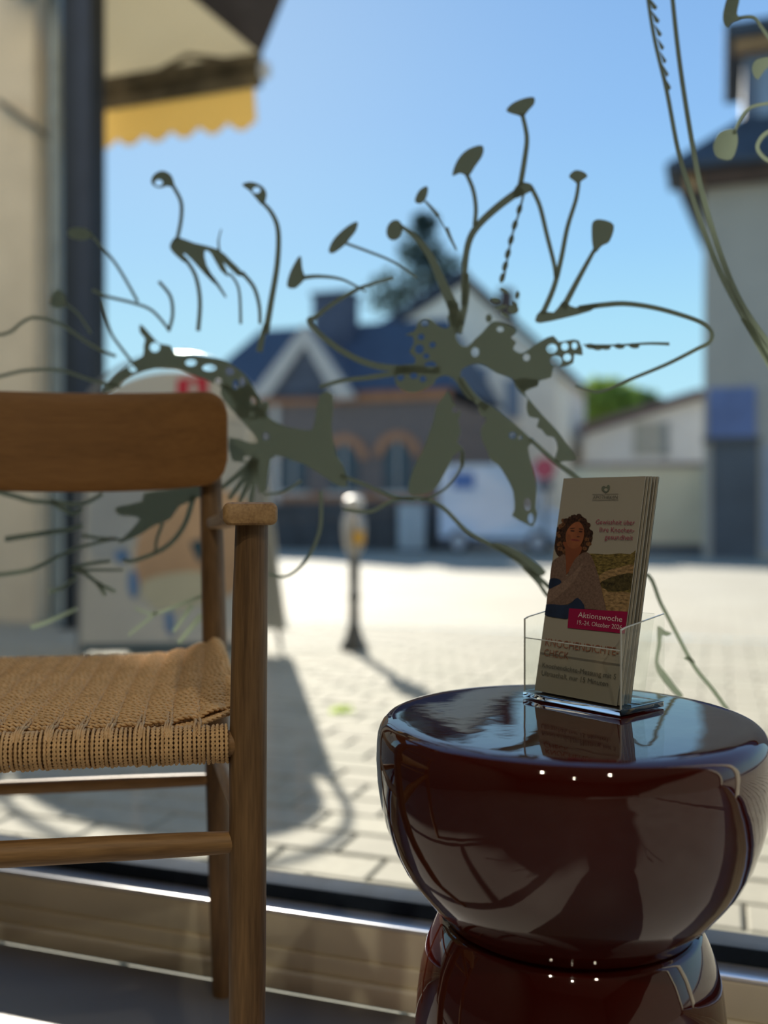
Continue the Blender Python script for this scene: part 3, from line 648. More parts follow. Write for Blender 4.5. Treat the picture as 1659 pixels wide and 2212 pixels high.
# --- arching leaves around the backrest
d = droot('broad arching sage leaf decal with round holes behind the backrest')
c4, h4 = cr(190, 660, 4.046), crh(190, 660, 4.046); c3, h3 = cr(460, 680, 3.7705), crh(460, 680, 3.7705)
dpart('leaf', d, c4([(455, 165), (500, 200), (560, 270), (630, 335), (720, 350), (770, 430), (900, 430), (1050, 450), (1200, 480), (1320, 560), (1400, 640), (1470, 760), (1530, 860), (1560, 980), (1320, 980), (1290, 860), (1200, 740), (1080, 670), (950, 620), (800, 560), (700, 552), (580, 552), (440, 590), (320, 650), (220, 740), (130, 760), (190, 660), (290, 570), (400, 480), (480, 440), (488, 350), (500, 290), (455, 235)]),
      h4([(585, 365, 46, 44), (395, 545, 42, 36), (900, 500, 50, 30), (1060, 545, 62, 30), (1140, 660, 30, 30), (1240, 575, 40, 40), (1290, 690, 26, 44), (1350, 670, 26, 50), (1440, 840, 34, 44)]), 2)
dpart('leaf', d, c3([(60, 640), (100, 560), (190, 620), (290, 560), (380, 740), (470, 845), (580, 905), (700, 930), (800, 940), (830, 860), (870, 650), (980, 650), (965, 900), (985, 1050), (1010, 1150), (1070, 1250), (1090, 1400), (1000, 1380), (940, 1340), (860, 1290), (740, 1215), (640, 1185), (560, 1150), (470, 1180), (440, 1420), (380, 1450), (350, 1300), (290, 1200), (160, 1190), (130, 1000), (290, 1040), (360, 1040), (330, 970), (150, 770)]),
      h3([(340, 685, 36, 46), (430, 745, 26, 42), (318, 812, 28, 24), (432, 990, 30, 34), (280, 1170, 34, 20)]), 2)
for (x, y) in ((60, 1420), (130, 1500), (215, 1530), (300, 1540)): dstroke('frond', d, c3([(345, 1170), ((345 + x) / 2 + 12, (1170 + y) / 2), (x, y)]), 17, 8)
dstroke('stem', d, c3([(420, 1465), (580, 1440), (720, 1350)]), 6); dstroke('stem', d, c3([(1040, 1310), (1250, 1390), (1450, 1475), (1640, 1510)]), 9, 7)
dstroke('stem', d, [(560, 760), (566, 730), (575, 700)], 14, 10)
# --- low sprays left
d = droot('sage decal of fanned leaves and grass blades below the backrest')
c5 = cr(0, 1040, 3.606)
dpart('leaf', d, c5([(895, 208), (1000, 180), (1110, 150), (1125, 90), (1300, 65), (1480, 45), (1560, 30), (1560, 120), (1400, 190), (1330, 290), (1200, 345), (1080, 420), (920, 485), (1000, 400), (1090, 290), (1000, 270), (930, 262)]), n=2)
for pts, w in (([(1510, 110), (1440, 330), (1330, 480), (1200, 560), (1030, 620), (960, 612)], 13), ([(1270, 320), (1222, 450), (1210, 555)], 9), ([(1600, 880), (1400, 960), (1200, 1030), (1050, 985)], 9), ([(1220, 1020), (1110, 1110), (1000, 1200)], 9), ([(1500, 960), (1430, 1060), (1350, 1170)], 12), ([(1570, 1040), (1480, 1150), (1390, 1260)], 14),
               ([(560, 690), (640, 700), (760, 790), (900, 860)], 12), ([(560, 680), (700, 640), (860, 620)], 11), ([(600, 690), (800, 690), (960, 690)], 8), ([(-60, 70), (120, 115), (240, 150), (440, 165), (640, 175), (800, 95)], 13), ([(400, 150), (560, 250), (640, 210)], 14), ([(40, 450), (330, 405), (560, 370), (640, 340)], 14), ([(-40, 730), (230, 690), (420, 600), (600, 520), (900, 440)], 11), ([(380, 860), (480, 830), (600, 740)], 11), ([(240, 1140), (380, 1090), (600, 990)], 12), ([(640, 420), (760, 440), (900, 450), (960, 460)], 9), ([(760, 790), (800, 850), (820, 890)], 12)):
    dstroke('blade', d, c5(pts), w * .9, w * .6)
dstroke('stem', d, [(693, 1060), (692, 1140), (668, 1200), (640, 1232), (612, 1246), (580, 1240)], 8, 6)
# --- lower vine
d = droot('sage vine decal running down to the right behind the leaflet holder')
dstroke('stem', d, [(742, 1100), (800, 1105), (860, 1078), (940, 1085), (1008, 1147), (1060, 1176), (1110, 1205), (1160, 1245), (1210, 1290)], 8, 10)
dpart('leaf', d, [(1060, 1172), (1100, 1180), (1150, 1210), (1180, 1236), (1162, 1246), (1146, 1240), (1135, 1218), (1100, 1205)], n=2)
dstroke('stem', d, [(1130, 1225), (1160, 1255), (1200, 1300), (1300, 1330), (1390, 1240), (1428, 1305), (1462, 1370), (1500, 1440), (1540, 1490), (1590, 1560)], 8, 9)
dpart('leaf', d, [(1420, 1352), (1436, 1362), (1452, 1368), (1440, 1374), (1430, 1372), (1428, 1395), (1422, 1430), (1440, 1455), (1462, 1485), (1476, 1502), (1466, 1506), (1448, 1490), (1424, 1460), (1414, 1430), (1420, 1390)], n=2)
dpart('leaf', d, [(1476, 1422), (1490, 1418), (1502, 1432), (1488, 1428)], n=2)
# --- right stems
d = droot('pair of long sage decal stems with thorns at the right side of the window')
dstroke('stem', d, [(1394, -60), (1400, 0), (1415, 90), (1440, 195), (1466, 330), (1494, 420), (1524, 510), (1562, 602), (1618, 706), (1680, 820)], 7, 14)
dstroke('stem', d, [(1450, -60), (1453, 0), (1470, 150), (1497, 320), (1520, 430), (1560, 560), (1606, 664), (1680, 770)], 9, 14)
for k in range(7):
    y0 = 6 + k * 29; x0 = 1401 + (y0 / 195) * 40; dpart('thorn', d, [(x0 - 2, y0 - 14), (x0 + 18 - k, y0 + 9), (x0 + 14 - k, y0 + 16), (x0 + 6, y0 + 12)], n=1)
dpart('leaf', d, [(1600, 690), (1625, 702), (1680, 785), (1680, 815), (1640, 752)], n=2)
d = droot('sage decal of round leaves on curling stems at the upper right corner')
dpart('leaf', d, [(1562, 28), (1573, -10), (1590, -22), (1598, -5), (1592, 30), (1602, 40), (1582, 48), (1571, 60), (1563, 50)])
dstroke('stem', d, [(1597, 38), (1628, 37), (1646, 60), (1680, 110)], 6, 8)
dpart('leaf', d, [(1543, 306), (1556, 285), (1587, 279), (1594, 308), (1580, 344), (1550, 340), (1541, 322)])
dstroke('stem', d, [(1585, 290), (1600, 256), (1626, 230), (1690, 220)], 7)
dpart('leaf', d, [(1624, 150), (1636, 128), (1680, 124), (1652, 152), (1636, 172)])
dstroke('stem', d, [(1700, 275), (1660, 285), (1640, 305), (1638, 325), (1660, 347), (1690, 345)], 9)

# ================================================================== STREET
def slope_rot(o): o.rotation_euler = (-math.atan(SLOPE), 0, ROT)
pav_base = mat('paving_bed', (.15, .145, .12), .95, .2, noise=(14, .25))
m = bpy.data.materials.new('far_paving'); m.use_nodes = True; MATS['far'] = m
t = m.node_tree; b = t.nodes['Principled BSDF']; b.inputs['Roughness'].default_value = .85
co = t.nodes.new('ShaderNodeTexCoord'); bt = t.nodes.new('ShaderNodeTexBrick'); bt.inputs['Scale'].default_value = 1.0
bt.inputs['Brick Width'].default_value = .26; bt.inputs['Row Height'].default_value = .15; bt.inputs['Mortar Size'].default_value = .006
bt.inputs['Color1'].default_value = (.30, .285, .225, 1); bt.inputs['Color2'].default_value = (.27, .255, .205, 1); bt.inputs['Mortar'].default_value = (.19, .18, .145, 1)
t.links.new(co.outputs['Object'], bt.inputs['Vector'])
nz = t.nodes.new('ShaderNodeTexNoise'); nz.inputs['Scale'].default_value = .8; nz.inputs['Detail'].default_value = 5; t.links.new(co.outputs['Object'], nz.inputs['Vector'])
rp = t.nodes.new('ShaderNodeValToRGB'); rp.color_ramp.elements[0].position = .35; rp.color_ramp.elements[0].color = (.86, .84, .80, 1); rp.color_ramp.elements[1].position = .65; rp.color_ramp.elements[1].color = (1, 1, 1, 1)
t.links.new(nz.outputs['Fac'], rp.inputs[0]); mm = t.nodes.new('ShaderNodeMixRGB'); mm.blend_type = 'MULTIPLY'; mm.inputs[0].default_value = 1
t.links.new(bt.outputs[0], mm.inputs[1]); t.links.new(rp.outputs[0], mm.inputs[2]); t.links.new(mm.outputs[0], b.inputs['Base Color'])
PN0, PN1 = .12, 6.0                                # paver field, distance from facade
pv = MB().add([(-40, PN0, -.03), (60, PN0, -.03), (60, 6, -.03), (-40, 6, -.03)], [(0, 1, 2, 3)]).build('pavement', pav_base)
pv.location = F(0, 0, -STEP); slope_rot(pv); tag(pv, kind='structure')
fp = MB().add([(-90, 6, 0), (110, 6, 0), (110, 220, 0), (-90, 220, 0)], [(0, 1, 2, 3)]).build('far_paving', MATS['far'], pv)
PW, PD, GAP = .26, .15, .007
pmats = [mat('paver_%d' % i, c, .85, .3, noise=(30, .10)) for i, c in enumerate(((.295, .28, .225), (.27, .26, .205), (.31, .295, .235), (.285, .27, .215)))]
def pmesh(mt):
    w, h, k = (PW - GAP) / 2, (PD - GAP) / 2, .005
    vs = [(-w, -h, -.03), (w, -h, -.03), (w, h, -.03), (-w, h, -.03), (-w, -h, -k), (w, -h, -k), (w, h, -k), (-w, h, -k), (-w + k, -h + k, 0), (w - k, -h + k, 0), (w - k, h - k, 0), (-w + k, h - k, 0)]
    fs = [(0, 1, 5, 4), (1, 2, 6, 5), (2, 3, 7, 6), (3, 0, 4, 7), (4, 5, 9, 8), (5, 6, 10, 9), (6, 7, 11, 10), (7, 4, 8, 11), (8, 9, 10, 11)]
    me = bpy.data.meshes.new('paver'); me.from_pydata(vs, [], fs); me.materials.append(mt); return me
pms = [pmesh(x) for x in pmats]
cells = []
rrow = 0; n_ = PN0 + PD / 2
while n_ < PN1 - .02:
    k = -14
    u_ = -9 + (PW / 2 if rrow % 2 else 0)
    while u_ < 14:
        p = F(u_, n_, ground(n_)); px = CX + p.x / p.y * FPX if p.y > .3 else 9e9; py = HZ + (EYE - p.z) / max(p.y, .3) * FPX
        cells.append((u_, n_, -60 < px < 1720, p.y, px, py)); u_ += PW
    rrow += 1; n_ += PD
def seen(c):   # in frame and not wholly behind the chair seat or the table
    return c[2] and not (850 < c[4] < 1600 and c[5] > 1540) and not (c[4] < 440 and 1430 < c[5] < 1620)
near = sorted([c for c in cells if seen(c)], key=lambda c: c[3])
single = set((c[0], c[1]) for c in near[:300])
rest = MB()
for c in cells:
    tz = random.uniform(-.0015, .0015)
    if (c[0], c[1]) in single:
        o = bpy.data.objects.new('paver', random.choice(pms)); COL.objects.link(o); o.parent = pv; o.location = (c[0], c[1], tz); o.rotation_euler = (random.uniform(-.006, .006), random.uniform(-.006, .006), random.uniform(-.006, .006))
    else:
        me = pms[0]; rest.add([Vector(v.co) + Vector((c[0], c[1], tz)) for v in me.vertices], [tuple(p.vertices) for p in me.polygons])
ro = rest.build('paver_field', mat('paver_rest', (.29, .275, .22), .85, .3, noise=(5, .10)), pv); ro['kind'] = 'stuff'
# moss tuft between pavers
g0 = ground_hit(738, 1538)
tm = MB()
for k in range(60):
    a = random.uniform(0, 6.28); r = random.uniform(0, .05); l = random.uniform(.015, .035); b_ = random.uniform(0, 6.28); c = Vector((r * math.cos(a), r * math.sin(a), 0))
    e = Vector((math.cos(b_), math.sin(b_), 0)) * .004; tp = c + Vector((random.uniform(-.02, .02), random.uniform(-.02, .02), l)); tm.add([c - e, c + e, tp], [(0, 1, 2)])
tf = tm.build('weed_tuft', film('weed_green', (.30, .42, .07), (.45, .6, .08), .5)); tf.location = g0; tag(tf, 'small yellow green weed growing between the pavers', 'weed')

# --- bollard
g0 = ground_hit(765, 1404); bo = empty('street_post', g0, 0)
tag(bo, 'slim dark iron street post with pale knob standing on the sunny paving', 'post')
iron = mat('cast_iron', (.05, .05, .045), .45, .5, noise=(20, .3)); zinc = mat('weathered_zinc', (.30, .29, .28), .4, .5, metal=.4, noise=(12, .3)); brass = mat('yellow_plate', (.45, .26, .04), .5, noise=(10, .2))
MB().lathe([(.085, 0), (.085, .03), (.06, .07), (.045, .12), (.034, .16), (.030, .30), (.042, .33), (.030, .36), (.034, .50), (.030, .58)], 20).build('post_shaft', iron, bo, smooth=True)
MB().lathe([(.030, .58), (.05, .62), (.068, .68), (.075, .76), (.070, .82), (.05, .86), (.03, .875)], 20).build('post_head', zinc, bo, smooth=True)
MB().lathe([(.028, .872), (.055, .885), (.066, .915), (.056, .945), (.02, .96)], 18).build('post_knob', mat('pale_knob', (.42, .42, .41), .5, .4, metal=.2, noise=(9, .1)), bo, smooth=True)
MB().box(-.004, -.088, .66, .066, -.058, .745).build('number_plate', brass, bo, bevel=.006)

# --- sandwich board with rounded header
BN = 3.6
def bh(x, y, n=BN): return hit(x, y, n)
u0, _ = bh(172, 1200); u1, _ = bh(522, 1200); zb = ground(BN); uc = (u0 + u1) / 2; hw = (u1 - u0) / 2
zt = bh(345, 796)[1] - zb; zs_ = zt - .30
board = froot('pavement_sign', uc, BN, zb); tag(board, 'white pavement sign with curved header and a peach and blue poster', 'sign')
white = mat('sign_white', (.42, .41, .37), .5, .4, noise=(4, .05)); steel = mat('sign_tube', (.25, .25, .25), .35, .5, metal=.6, noise=(9, .1)); navy = mat('sign_navy', (.02, .06, .085), .5, noise=(9, .1))
tl = math.tan(math.radians(3.5))
def lean_y(mb):
    mb.v = [Vector((v.x, v.y + v.z * tl, v.z)) for v in mb.v]; return mb
arch = [(-hw, zs_)] + [(-hw * math.cos(math.pi * i / 24), zs_ + (zt - zs_) * math.sin(math.pi * i / 24)) for i in range(1, 24)] + [(hw, zs_)]
lean_y(MB().prism([(-hw, .03), (hw, .03), (hw, zs_ - .01), (-hw, zs_ - .01)], 0, .02)).build('poster_panel', white, board, bevel=.002)
lean_y(MB().prism(arch, 0, .02)).build('header_panel', white, board, bevel=.002)
back = MB().prism([(-hw, .12), (hw, .12), (hw, zs_ - .03), (-hw, zs_ - .03)], 0, .02); back.v = [Vector((v.x, .62 - (v.z) * .30 + v.y, v.z)) for v in back.v]; back.build('rear_panel', white, board, bevel=.002)
hoop = [(hw + .05, .06, 0)] + [((hw + .07) * math.cos(math.pi * i / 28), (zs_ + (zt + .10 - zs_) * math.sin(math.pi * i / 28)) * tl + .01, zs_ + (zt + .09 - zs_) * math.sin(math.pi * i / 28)) for i in range(29)] + [(-hw - .05, .06, 0)]
MB().tube(hoop, .014, 10).build('hoop_frame', steel, board, smooth=True)
for s in (-1, 1): MB().tube([(s * (hw - .05), .62, 0), (s * (hw - .05), .62 - .12 * .3, .12)], .014, 10).build('rear_foot', steel, board, smooth=True)
def bp(pts): return [(bh(x, y)[0] - uc, bh(x, y)[1] - zb) for x, y in pts]
bl = [0]
def bprint(nm, pts, m, lab=None):
    bl[0] += 1; o = lean_y(MB().prism(bp(pts), -.001 - bl[0] * .0006, -.0004 - bl[0] * .0006)).build(nm, m, board)
    if lab: o['label'] = lab
peach = mat('poster_peach', (.46, .30, .18), .6, noise=(3, .2)); blue = mat('poster_blue', (.10, .20, .38), .6, noise=(9, .2)); redm = mat('sign_red', (.42, .008, .03), .5, noise=(9, .05)); pale = mat('poster_grey', (.33, .35, .36), .6, noise=(3, .08))
bprint('poster_shade', sm([(190, 1070), (300, 1060), (290, 1150), (250, 1200), (190, 1200)]), pale)
bprint('poster_figure', sm([(300, 1130), (340, 1070), (420, 1055), (520, 1080), (540, 1200), (500, 1280), (430, 1300), (350, 1310), (300, 1280), (285, 1200)]), peach)
bprint('poster_cream', sm([(300, 1260), (400, 1235), (460, 1250), (440, 1300), (340, 1320)]), mat('poster_cream', (.46, .44, .33), .6, noise=(3, .05)))
bprint('poster_drop', ellipse(256, 1202, 17, 16, 14), blue); bprint('poster_drop', ellipse(283, 1262, 12, 32, 14, -.1), blue); bprint('poster_drop', ellipse(365, 1345, 11, 30, 14, -.15), blue)
bprint('poster_shape', sm([(405, 1172), (440, 1168), (470, 1180), (450, 1212), (424, 1212)]), navy)
bprint('poster_foot', [(178, 1392), (570, 1388), (570, 1406), (176, 1410)], navy)
bprint('header_emblem', [(364, 814), (432, 806), (432, 850), (364, 860)], redm, 'red emblem on the header'); bprint('header_mark', sm([(392, 826), (405, 822), (410, 850), (396, 853)]), white)

# --- neighbouring facade on the left: wall, downpipe, dark column
ZW = 6.2
WN = 5.05
u_, _ = hit(76, 1200, WN); w_ = MB().box(u_ - 6, 0, 0, u_, .5, ZW - ground(WN)); lw = w_.build('neighbour_wall', plaster_beige, None)
lw.location = F(0, WN, ground(WN)); lw.rotation_euler = (0, 0, ROT); tag(lw, 'beige rendered wall of the neighbouring building at the left edge', 'wall')
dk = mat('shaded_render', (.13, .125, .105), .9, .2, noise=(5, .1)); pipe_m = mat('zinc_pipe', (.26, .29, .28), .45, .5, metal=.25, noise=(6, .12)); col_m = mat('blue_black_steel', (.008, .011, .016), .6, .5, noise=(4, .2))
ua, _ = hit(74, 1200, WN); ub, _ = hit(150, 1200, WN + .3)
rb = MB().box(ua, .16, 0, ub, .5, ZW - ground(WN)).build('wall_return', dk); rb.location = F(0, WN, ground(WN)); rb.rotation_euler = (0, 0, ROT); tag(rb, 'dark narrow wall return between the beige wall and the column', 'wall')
up, _ = hit(116, 1200, WN - .02); dpz = ground(WN)
dpipe = froot('downpipe', up, WN + .02, dpz); tag(dpipe, 'grey zinc rainwater downpipe beside the beige wall', 'downpipe')
rp_ = .046
MB().tube([(0, 0, 0), (0, 0, ZW - dpz)], rp_, 18).build('pipe', pipe_m, dpipe, smooth=True)
for z in (1.1, 2.55, 3.9): MB().lathe([(rp_ + .008, z), (rp_ + .008, z + .05)], 18).build('pipe_collar', pipe_m, dpipe, smooth=True)
zz = hit(116, 295, WN)[1] - dpz; ue, ze = hit(-10, 215, WN - .1)
MB().tube([(ue - up, -.09, ze - dpz), (-.08, -.07, zz + .03), (0, -.0, zz - .06)], .022, 10).build('branch_pipe', dk, dpipe, smooth=True)
ca, _ = hit(137, 1200, WN - .25); cb, _ = hit(199, 1200, WN - .25)
cl = froot('steel_column', (ca + cb) / 2, WN - .25, ground(WN)); tag(cl, 'dark blue black steel column carrying the awning', 'column')
hwc = (cb - ca) / 2
MB().box(-hwc, 0, 0, hwc, .18, ZW - dpz).build('column_shaft', col_m, cl, bevel=.008)
MB().box(-hwc * .05, -.012, 0, hwc, 0, ZW - dpz).build('column_sheen_strip', mat('column_sheen', (.020, .028, .048), .5, .4, noise=(4, .15)), cl)  # bluish sheen on the right half, painted as a lighter strip
MB().box(-hwc - .03, -.03, 0, hwc + .03, .21, .02).build('base_plate', col_m, cl)

# --- awning
canvas = film('awning_canvas', (.56, .52, .42), (.66, .62, .50), .45); yellow = film('awning_yellow', (.62, .50, .22), (.66, .52, .23), .42); shadefab = mat('awning_shaded', (.055, .05, .055), .9, .2, noise=(3, .3)); alu = mat('awning_bar', (.085, .07, .045), .8, .2, noise=(6, .5)); hub_m = mat('awning_cap', (.45, .48, .52), .4, .5, noise=(6, .1))
P1 = at(562, 112, 7.8); d2 = at(607, 0, 7.3) - P1; P2 = P1 + d2 * 2.3
WL = 1.62
aw = empty('awning', P1, ROT); tag(aw, 'beige awning with scalloped yellow valance at the upper left', 'awning')
Mi = Matrix.Rotation(-ROT, 3, 'Z')
def lw_(p): return Mi @ (p - P1)
e2 = lw_(P2); eu = Vector((-WL, 0, 0)); th = Vector((0, 0, .004))
def sheet(pts, t): 
    k = len(pts); return MB().add(list(pts) + [p + t for p in pts], [tuple(range(k)), tuple(range(2 * k - 1, k - 1, -1))] + [(i, (i + 1) % k, k + (i + 1) % k, k + i) for i in range(k)])
Z0 = Vector((0, 0, 0))
sheet([Z0, e2, e2 + eu, eu], th).build('canopy', canvas, aw)
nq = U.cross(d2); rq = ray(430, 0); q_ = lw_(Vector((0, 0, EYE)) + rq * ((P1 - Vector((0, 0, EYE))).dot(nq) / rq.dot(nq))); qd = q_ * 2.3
sheet([Vector((.01, 0, -.03)), e2 + Vector((.01, 0, -.03)), qd + Vector((0, 0, -.03))], th).build('canopy_shade', shadefab, aw)  # dark triangle added for the shaded part of the canopy, shade as colour
MB().box(-WL, -.03, -.10, .0, .05, -.01).build('front_bar', alu, aw, bevel=.01)
MB().box(-WL, .045, -.25, -.02, .085, -.03).build('arm_rail', alu, aw, bevel=.008)
MB().tube([(-.03, .02, -.09), (-.5, -.25, -.06), (-1.3, .03, -.13)], .022, 10).build('folding_arm', alu, aw, smooth=True)
MB().lathe([(.03, -.20), (.05, -.18), (.05, -.10), (.03, -.08)], 14, (.03, .02, 0)).build('end_cap', hub_m, aw, smooth=True)
MB().box(-WL - .1, e2.y - .1, e2.z - .05, e2.x + .05, e2.y + .08, e2.z + .14).build('cassette', alu, aw, bevel=.02)
pts = [(-WL, -.24), (-.075, -.24), (-.055, -.53)]
nsc = 6; xs_ = np.linspace(-.055, -WL, nsc * 8 + 1)
for i, xv in enumerate(xs_[1:]): pts.append((xv, -.525 - .075 * abs(math.sin(math.pi * (i + 1) / 8)) + .02))
val = MB().prism(pts, .055, .058); val.v = [Vector((v.x, v.y + .006 * math.sin(v.x * 22), v.z)) for v in val.v]; val.build('valance', yellow, aw)

# --- background buildings (all face the shop window)
def R2(root, u, n, z): return root
class House:
    def __init__(s, name, n, label, cat='building', rz=0):
        s.n = n; s.g = ground(n); s.root = froot(name, 0, n, s.g); tag(s.root, label, cat)
    def p(s, x, y): u, z = hit(x, y, s.n); return (u, z - s.g)
    def poly(s, name, pts, m, y0=0, y1=.2, parent=None, base=False, bevel=0, clampz=True):
        P = [s.p(*q) for q in pts]
        if base: P = [(a, max(b, 0)) for a, b in P]
        return MB().prism(P, y0, y1).build(name, m, parent or s.root)
    def rect(s, name, x0, y0, x1, y1, m, d0=0, d1=.2, parent=None):
        a, b = s.p(x0, y0), s.p(x1, y1); c = s.p((x0 + x1) / 2, y0)[1]; e = max(0, s.p((x0 + x1) / 2, y1)[1])
        o = MB().box(a[0], d0, e, b[0], d1, c).build(name, m, parent or s.root); return o
brickm = brick_mat('mauve_brick', (.17, .13, .115), (.13, .10, .09), (.20, .18, .165), 3.5)
orange = mat('orange_brick', (.40, .20, .11), .9, .2, noise=(3, .15)); slate = mat('slate_roof', (.055, .07, .10), .7, .4, noise=(2, .2, (1, 1, 4))); darkglass = mat('dark_window', (.03, .045, .06), .15, .5, noise=(2, .2)); palem = mat('pale_trim', (.52, .48, .43), .8, .3, noise=(3, .08)); brown = mat('brown_wood', (.09, .06, .05), .8, noise=(3, .2))
H1 = House('brick_house', 29.0, 'mauve brick house with arched windows, orange cornice and slate roof')
a0, a1 = H1.p(420, 860)[0], H1.p(968, 860)[0]; ze = H1.p(760, 868)[1]; zr = H1.p(620, 702)[1]
MB().box(a0, 0, 0, a1, 7, ze).build('wall', brickm, H1.root)
MB().box(a0 - .1, -.14, ze - .02, a1 + .1, 0, ze + .32).build('cornice', orange, H1.root)
MB().box(a0 - .05, -.06, H1.p(760, 1082)[1], a1 + .05, 0, H1.p(760, 1066)[1]).build('string_course', orange, H1.root)
rf = MB().add([(a0 - .3, -.35, ze + .3), (a1 + .3, -.35, ze + .3), (a1 + .3, 7.3, ze + .3), (a0 - .3, 7.3, ze + .3), (a0 + .9, 3.4, zr + .55), (a1 - .9, 3.4, zr + .55)], [(0, 1, 5, 4), (1, 2, 5), (2, 3, 4, 5), (3, 0, 4), (3, 2, 1, 0)])
rf.build('roof', slate, H1.root)
cx0, cx1 = hit(682, 660, 31.5)[0], hit(760, 660, 31.5)[0]; zc_ = hit(720, 632, 31.5)[1] - H1.g
ch = MB().box(cx0, 2.2, ze + 1, cx1, 3.2, zc_).build('chimney', mat('chimney_dark', (.07, .085, .125), .8, noise=(3, .2)), H1.root)
MB().box(cx0 - .06, 2.12, zc_ - .15, cx1 + .06, 3.28, zc_ - .02).build('chimney_cap', slate, ch)
# dormer gable with pale bargeboards
gl, gr_, gk = H1.p(548, 862), H1.p(778, 862), H1.p(668, 704)
gd = MB().prism([gl, gr_, gk], -.25, 2.6).build('gable', mat('gable_slate', (.075, .085, .11), .8, noise=(3, .2)), H1.root)
for a_, s_ in ((gl, 1), (gr_, -1)):
    dx, dz = gk[0] - a_[0], gk[1] - a_[1]; ln = math.hypot(dx, dz); nx, nz_ = -dz / ln * s_, dx / ln * s_
    wd = .46
    MB().prism([a_, (a_[0] - nx * -0 + 0, a_[1]), gk, (gk[0] - nx * wd * 0, gk[1] - wd * 1.5), (a_[0] + s_ * wd * 1.6, a_[1])], -.40, -.26).build('bargeboard', palem, gd)
def arch_win(H, x0, x1, ytop, ybot):
    a, b = H.p(x0, ybot), H.p(x1, ybot); r = (b[0] - a[0]) / 2; zt_ = H.p((x0 + x1) / 2, ytop)[1]; c = (a[0] + b[0]) / 2; zs = zt_ - r
    def ar(rr, zb): return [(c - rr, zb), (c + rr, zb)] + [(c + rr * math.cos(math.pi * i / 14), zs + rr * math.sin(math.pi * i / 14)) for i in range(15)]
    wn = MB().prism(ar(r, a[1]), -.03, .0).build('window', darkglass, H.root)
    o = [(c + (r + .3) * math.cos(math.pi * i / 14), zs + (r + .3) * math.sin(math.pi * i / 14)) for i in range(15)]; inn = [(c + r * math.cos(math.pi * i / 14), zs + r * math.sin(math.pi * i / 14)) for i in range(14, -1, -1)]
    MB().prism(o + inn, -.08, 0).build('window_arch', orange, wn)
    MB().box(c - .03, -.06, a[1], c + .03, -.03, zt_).build('glazing_bar', palem, wn)
    MB().box(a[0] - .1, -.1, a[1] - .12, b[0] + .1, 0, a[1]).build('window_sill', palem, wn)
arch_win(H1, 712, 776, 958, 1062); arch_win(H1, 828, 890, 952, 1062); arch_win(H1, 606, 664, 964, 1062)
MB().box(H1.p(590, 880)[0], -.1, 0, H1.p(604, 880)[0], 0, ze).build('drainpipe', palem, H1.root)
# pale gabled house behind
cream = mat('cream_plaster', (.82, .75, .62), .9, .2, noise=(1.5, .06)); blueglass = mat('sky_window', (.22, .27, .33), .2, .5, noise=(2, .1))
H2 = House('gabled_house', 37.5, 'cream gabled house rising behind the brick house and white van')
H2.poly('wall', [(790, 1230), (790, 745), (1002, 612), (1206, 800), (1206, 1230)], cream, 0, 8, base=True)
p0, pk_, p1 = H2.p(768, 752), H2.p(1002, 600), H2.p(1222, 808)
MB().prism([p0, (p0[0], p0[1] + .28), (pk_[0], pk_[1] + .30), pk_], -.3, 8.2).build('roof', slate, H2.root); MB().prism([pk_, (pk_[0], pk_[1] + .30), (p1[0], p1[1] + .28), p1], -.3, 8.2).build('roof', brown, H2.root)
for (x0, y0, x1, y1) in ((1026, 792, 1054, 874), (1092, 818, 1124, 902), (1022, 915, 1052, 985), (1096, 930, 1126, 990), (880, 700, 905, 760)):
    wn = H2.rect('window', x0, y0, x1, y1, blueglass, -.04, 0); H2.rect('window_sill', x0 - 2, y1, x1 + 2, y1 + 4, palem, -.12, 0, wn)
MB().box(H2.p(1058, 610)[0], 1.5, H2.p(1058, 700)[1], H2.p(1088, 610)[0], 2.3, H2.p(1070, 606)[1]).build('chimney', brown, H2.root)
# white low house
H3 = House('white_house', 41.0, 'low white house with slanted mauve roof and one pale window')
whm = mat('white_plaster', (.74, .72, .68), .9, .2, noise=(1.5, .05)); mauve = mat('mauve_tile', (.19, .135, .135), .9, .2, noise=(3, .2))
H3.poly('wall', [(1262, 1230), (1262, 938), (1508, 862), (1540, 862), (1540, 1230)], whm, 0, 6, base=True)
a_, b_, c_ = H3.p(1250, 936), H3.p(1508, 858), H3.p(1560, 858)
MB().prism([a_, b_, c_, (c_[0], c_[1] + .3), (b_[0], b_[1] + .3), (a_[0], a_[1] + .3)], -.4, 6.3).build('roof', mauve, H3.root)
wn = H3.rect('window', 1368, 912, 1442, 984, mat('pale_window', (.40, .39, .33), .4, noise=(2, .1)), -.05, 0); H3.rect('window_frame', 1402, 912, 1406, 984, palem, -.09, -.05, wn); H3.rect('shutter', 1430, 912, 1446, 986, mat('grey_shutter', (.26, .28, .28), .7, noise=(3, .1)), -.1, -.05, wn)
# cream garden wall
H4 = House('garden_wall', 29.5, 'cream boundary wall in front of the low white house', 'wall')
yel = mat('straw_plaster', (.72, .65, .46), .9, .2, noise=(1, .08)); dgrey = mat('dark_plinth', (.07, .085, .11), .8, .3, noise=(2, .15))
u_a, u_b = H4.p(1232, 1100)[0], H4.p(1530, 1100)[0]
MB().box(u_a, 0, .28, u_b, .3, H4.p(1390, 1008)[1]).build('wall_face', yel, H4.root); MB().box(u_a - .02, -.04, 0, u_b, .3, .28).build('plinth', dgrey, H4.root)
MB().box(u_a - .05, -.06, H4.p(1390, 1008)[1], u_b, .36, H4.p(1390, 1000)[1]).build('coping', mauve, H4.root)
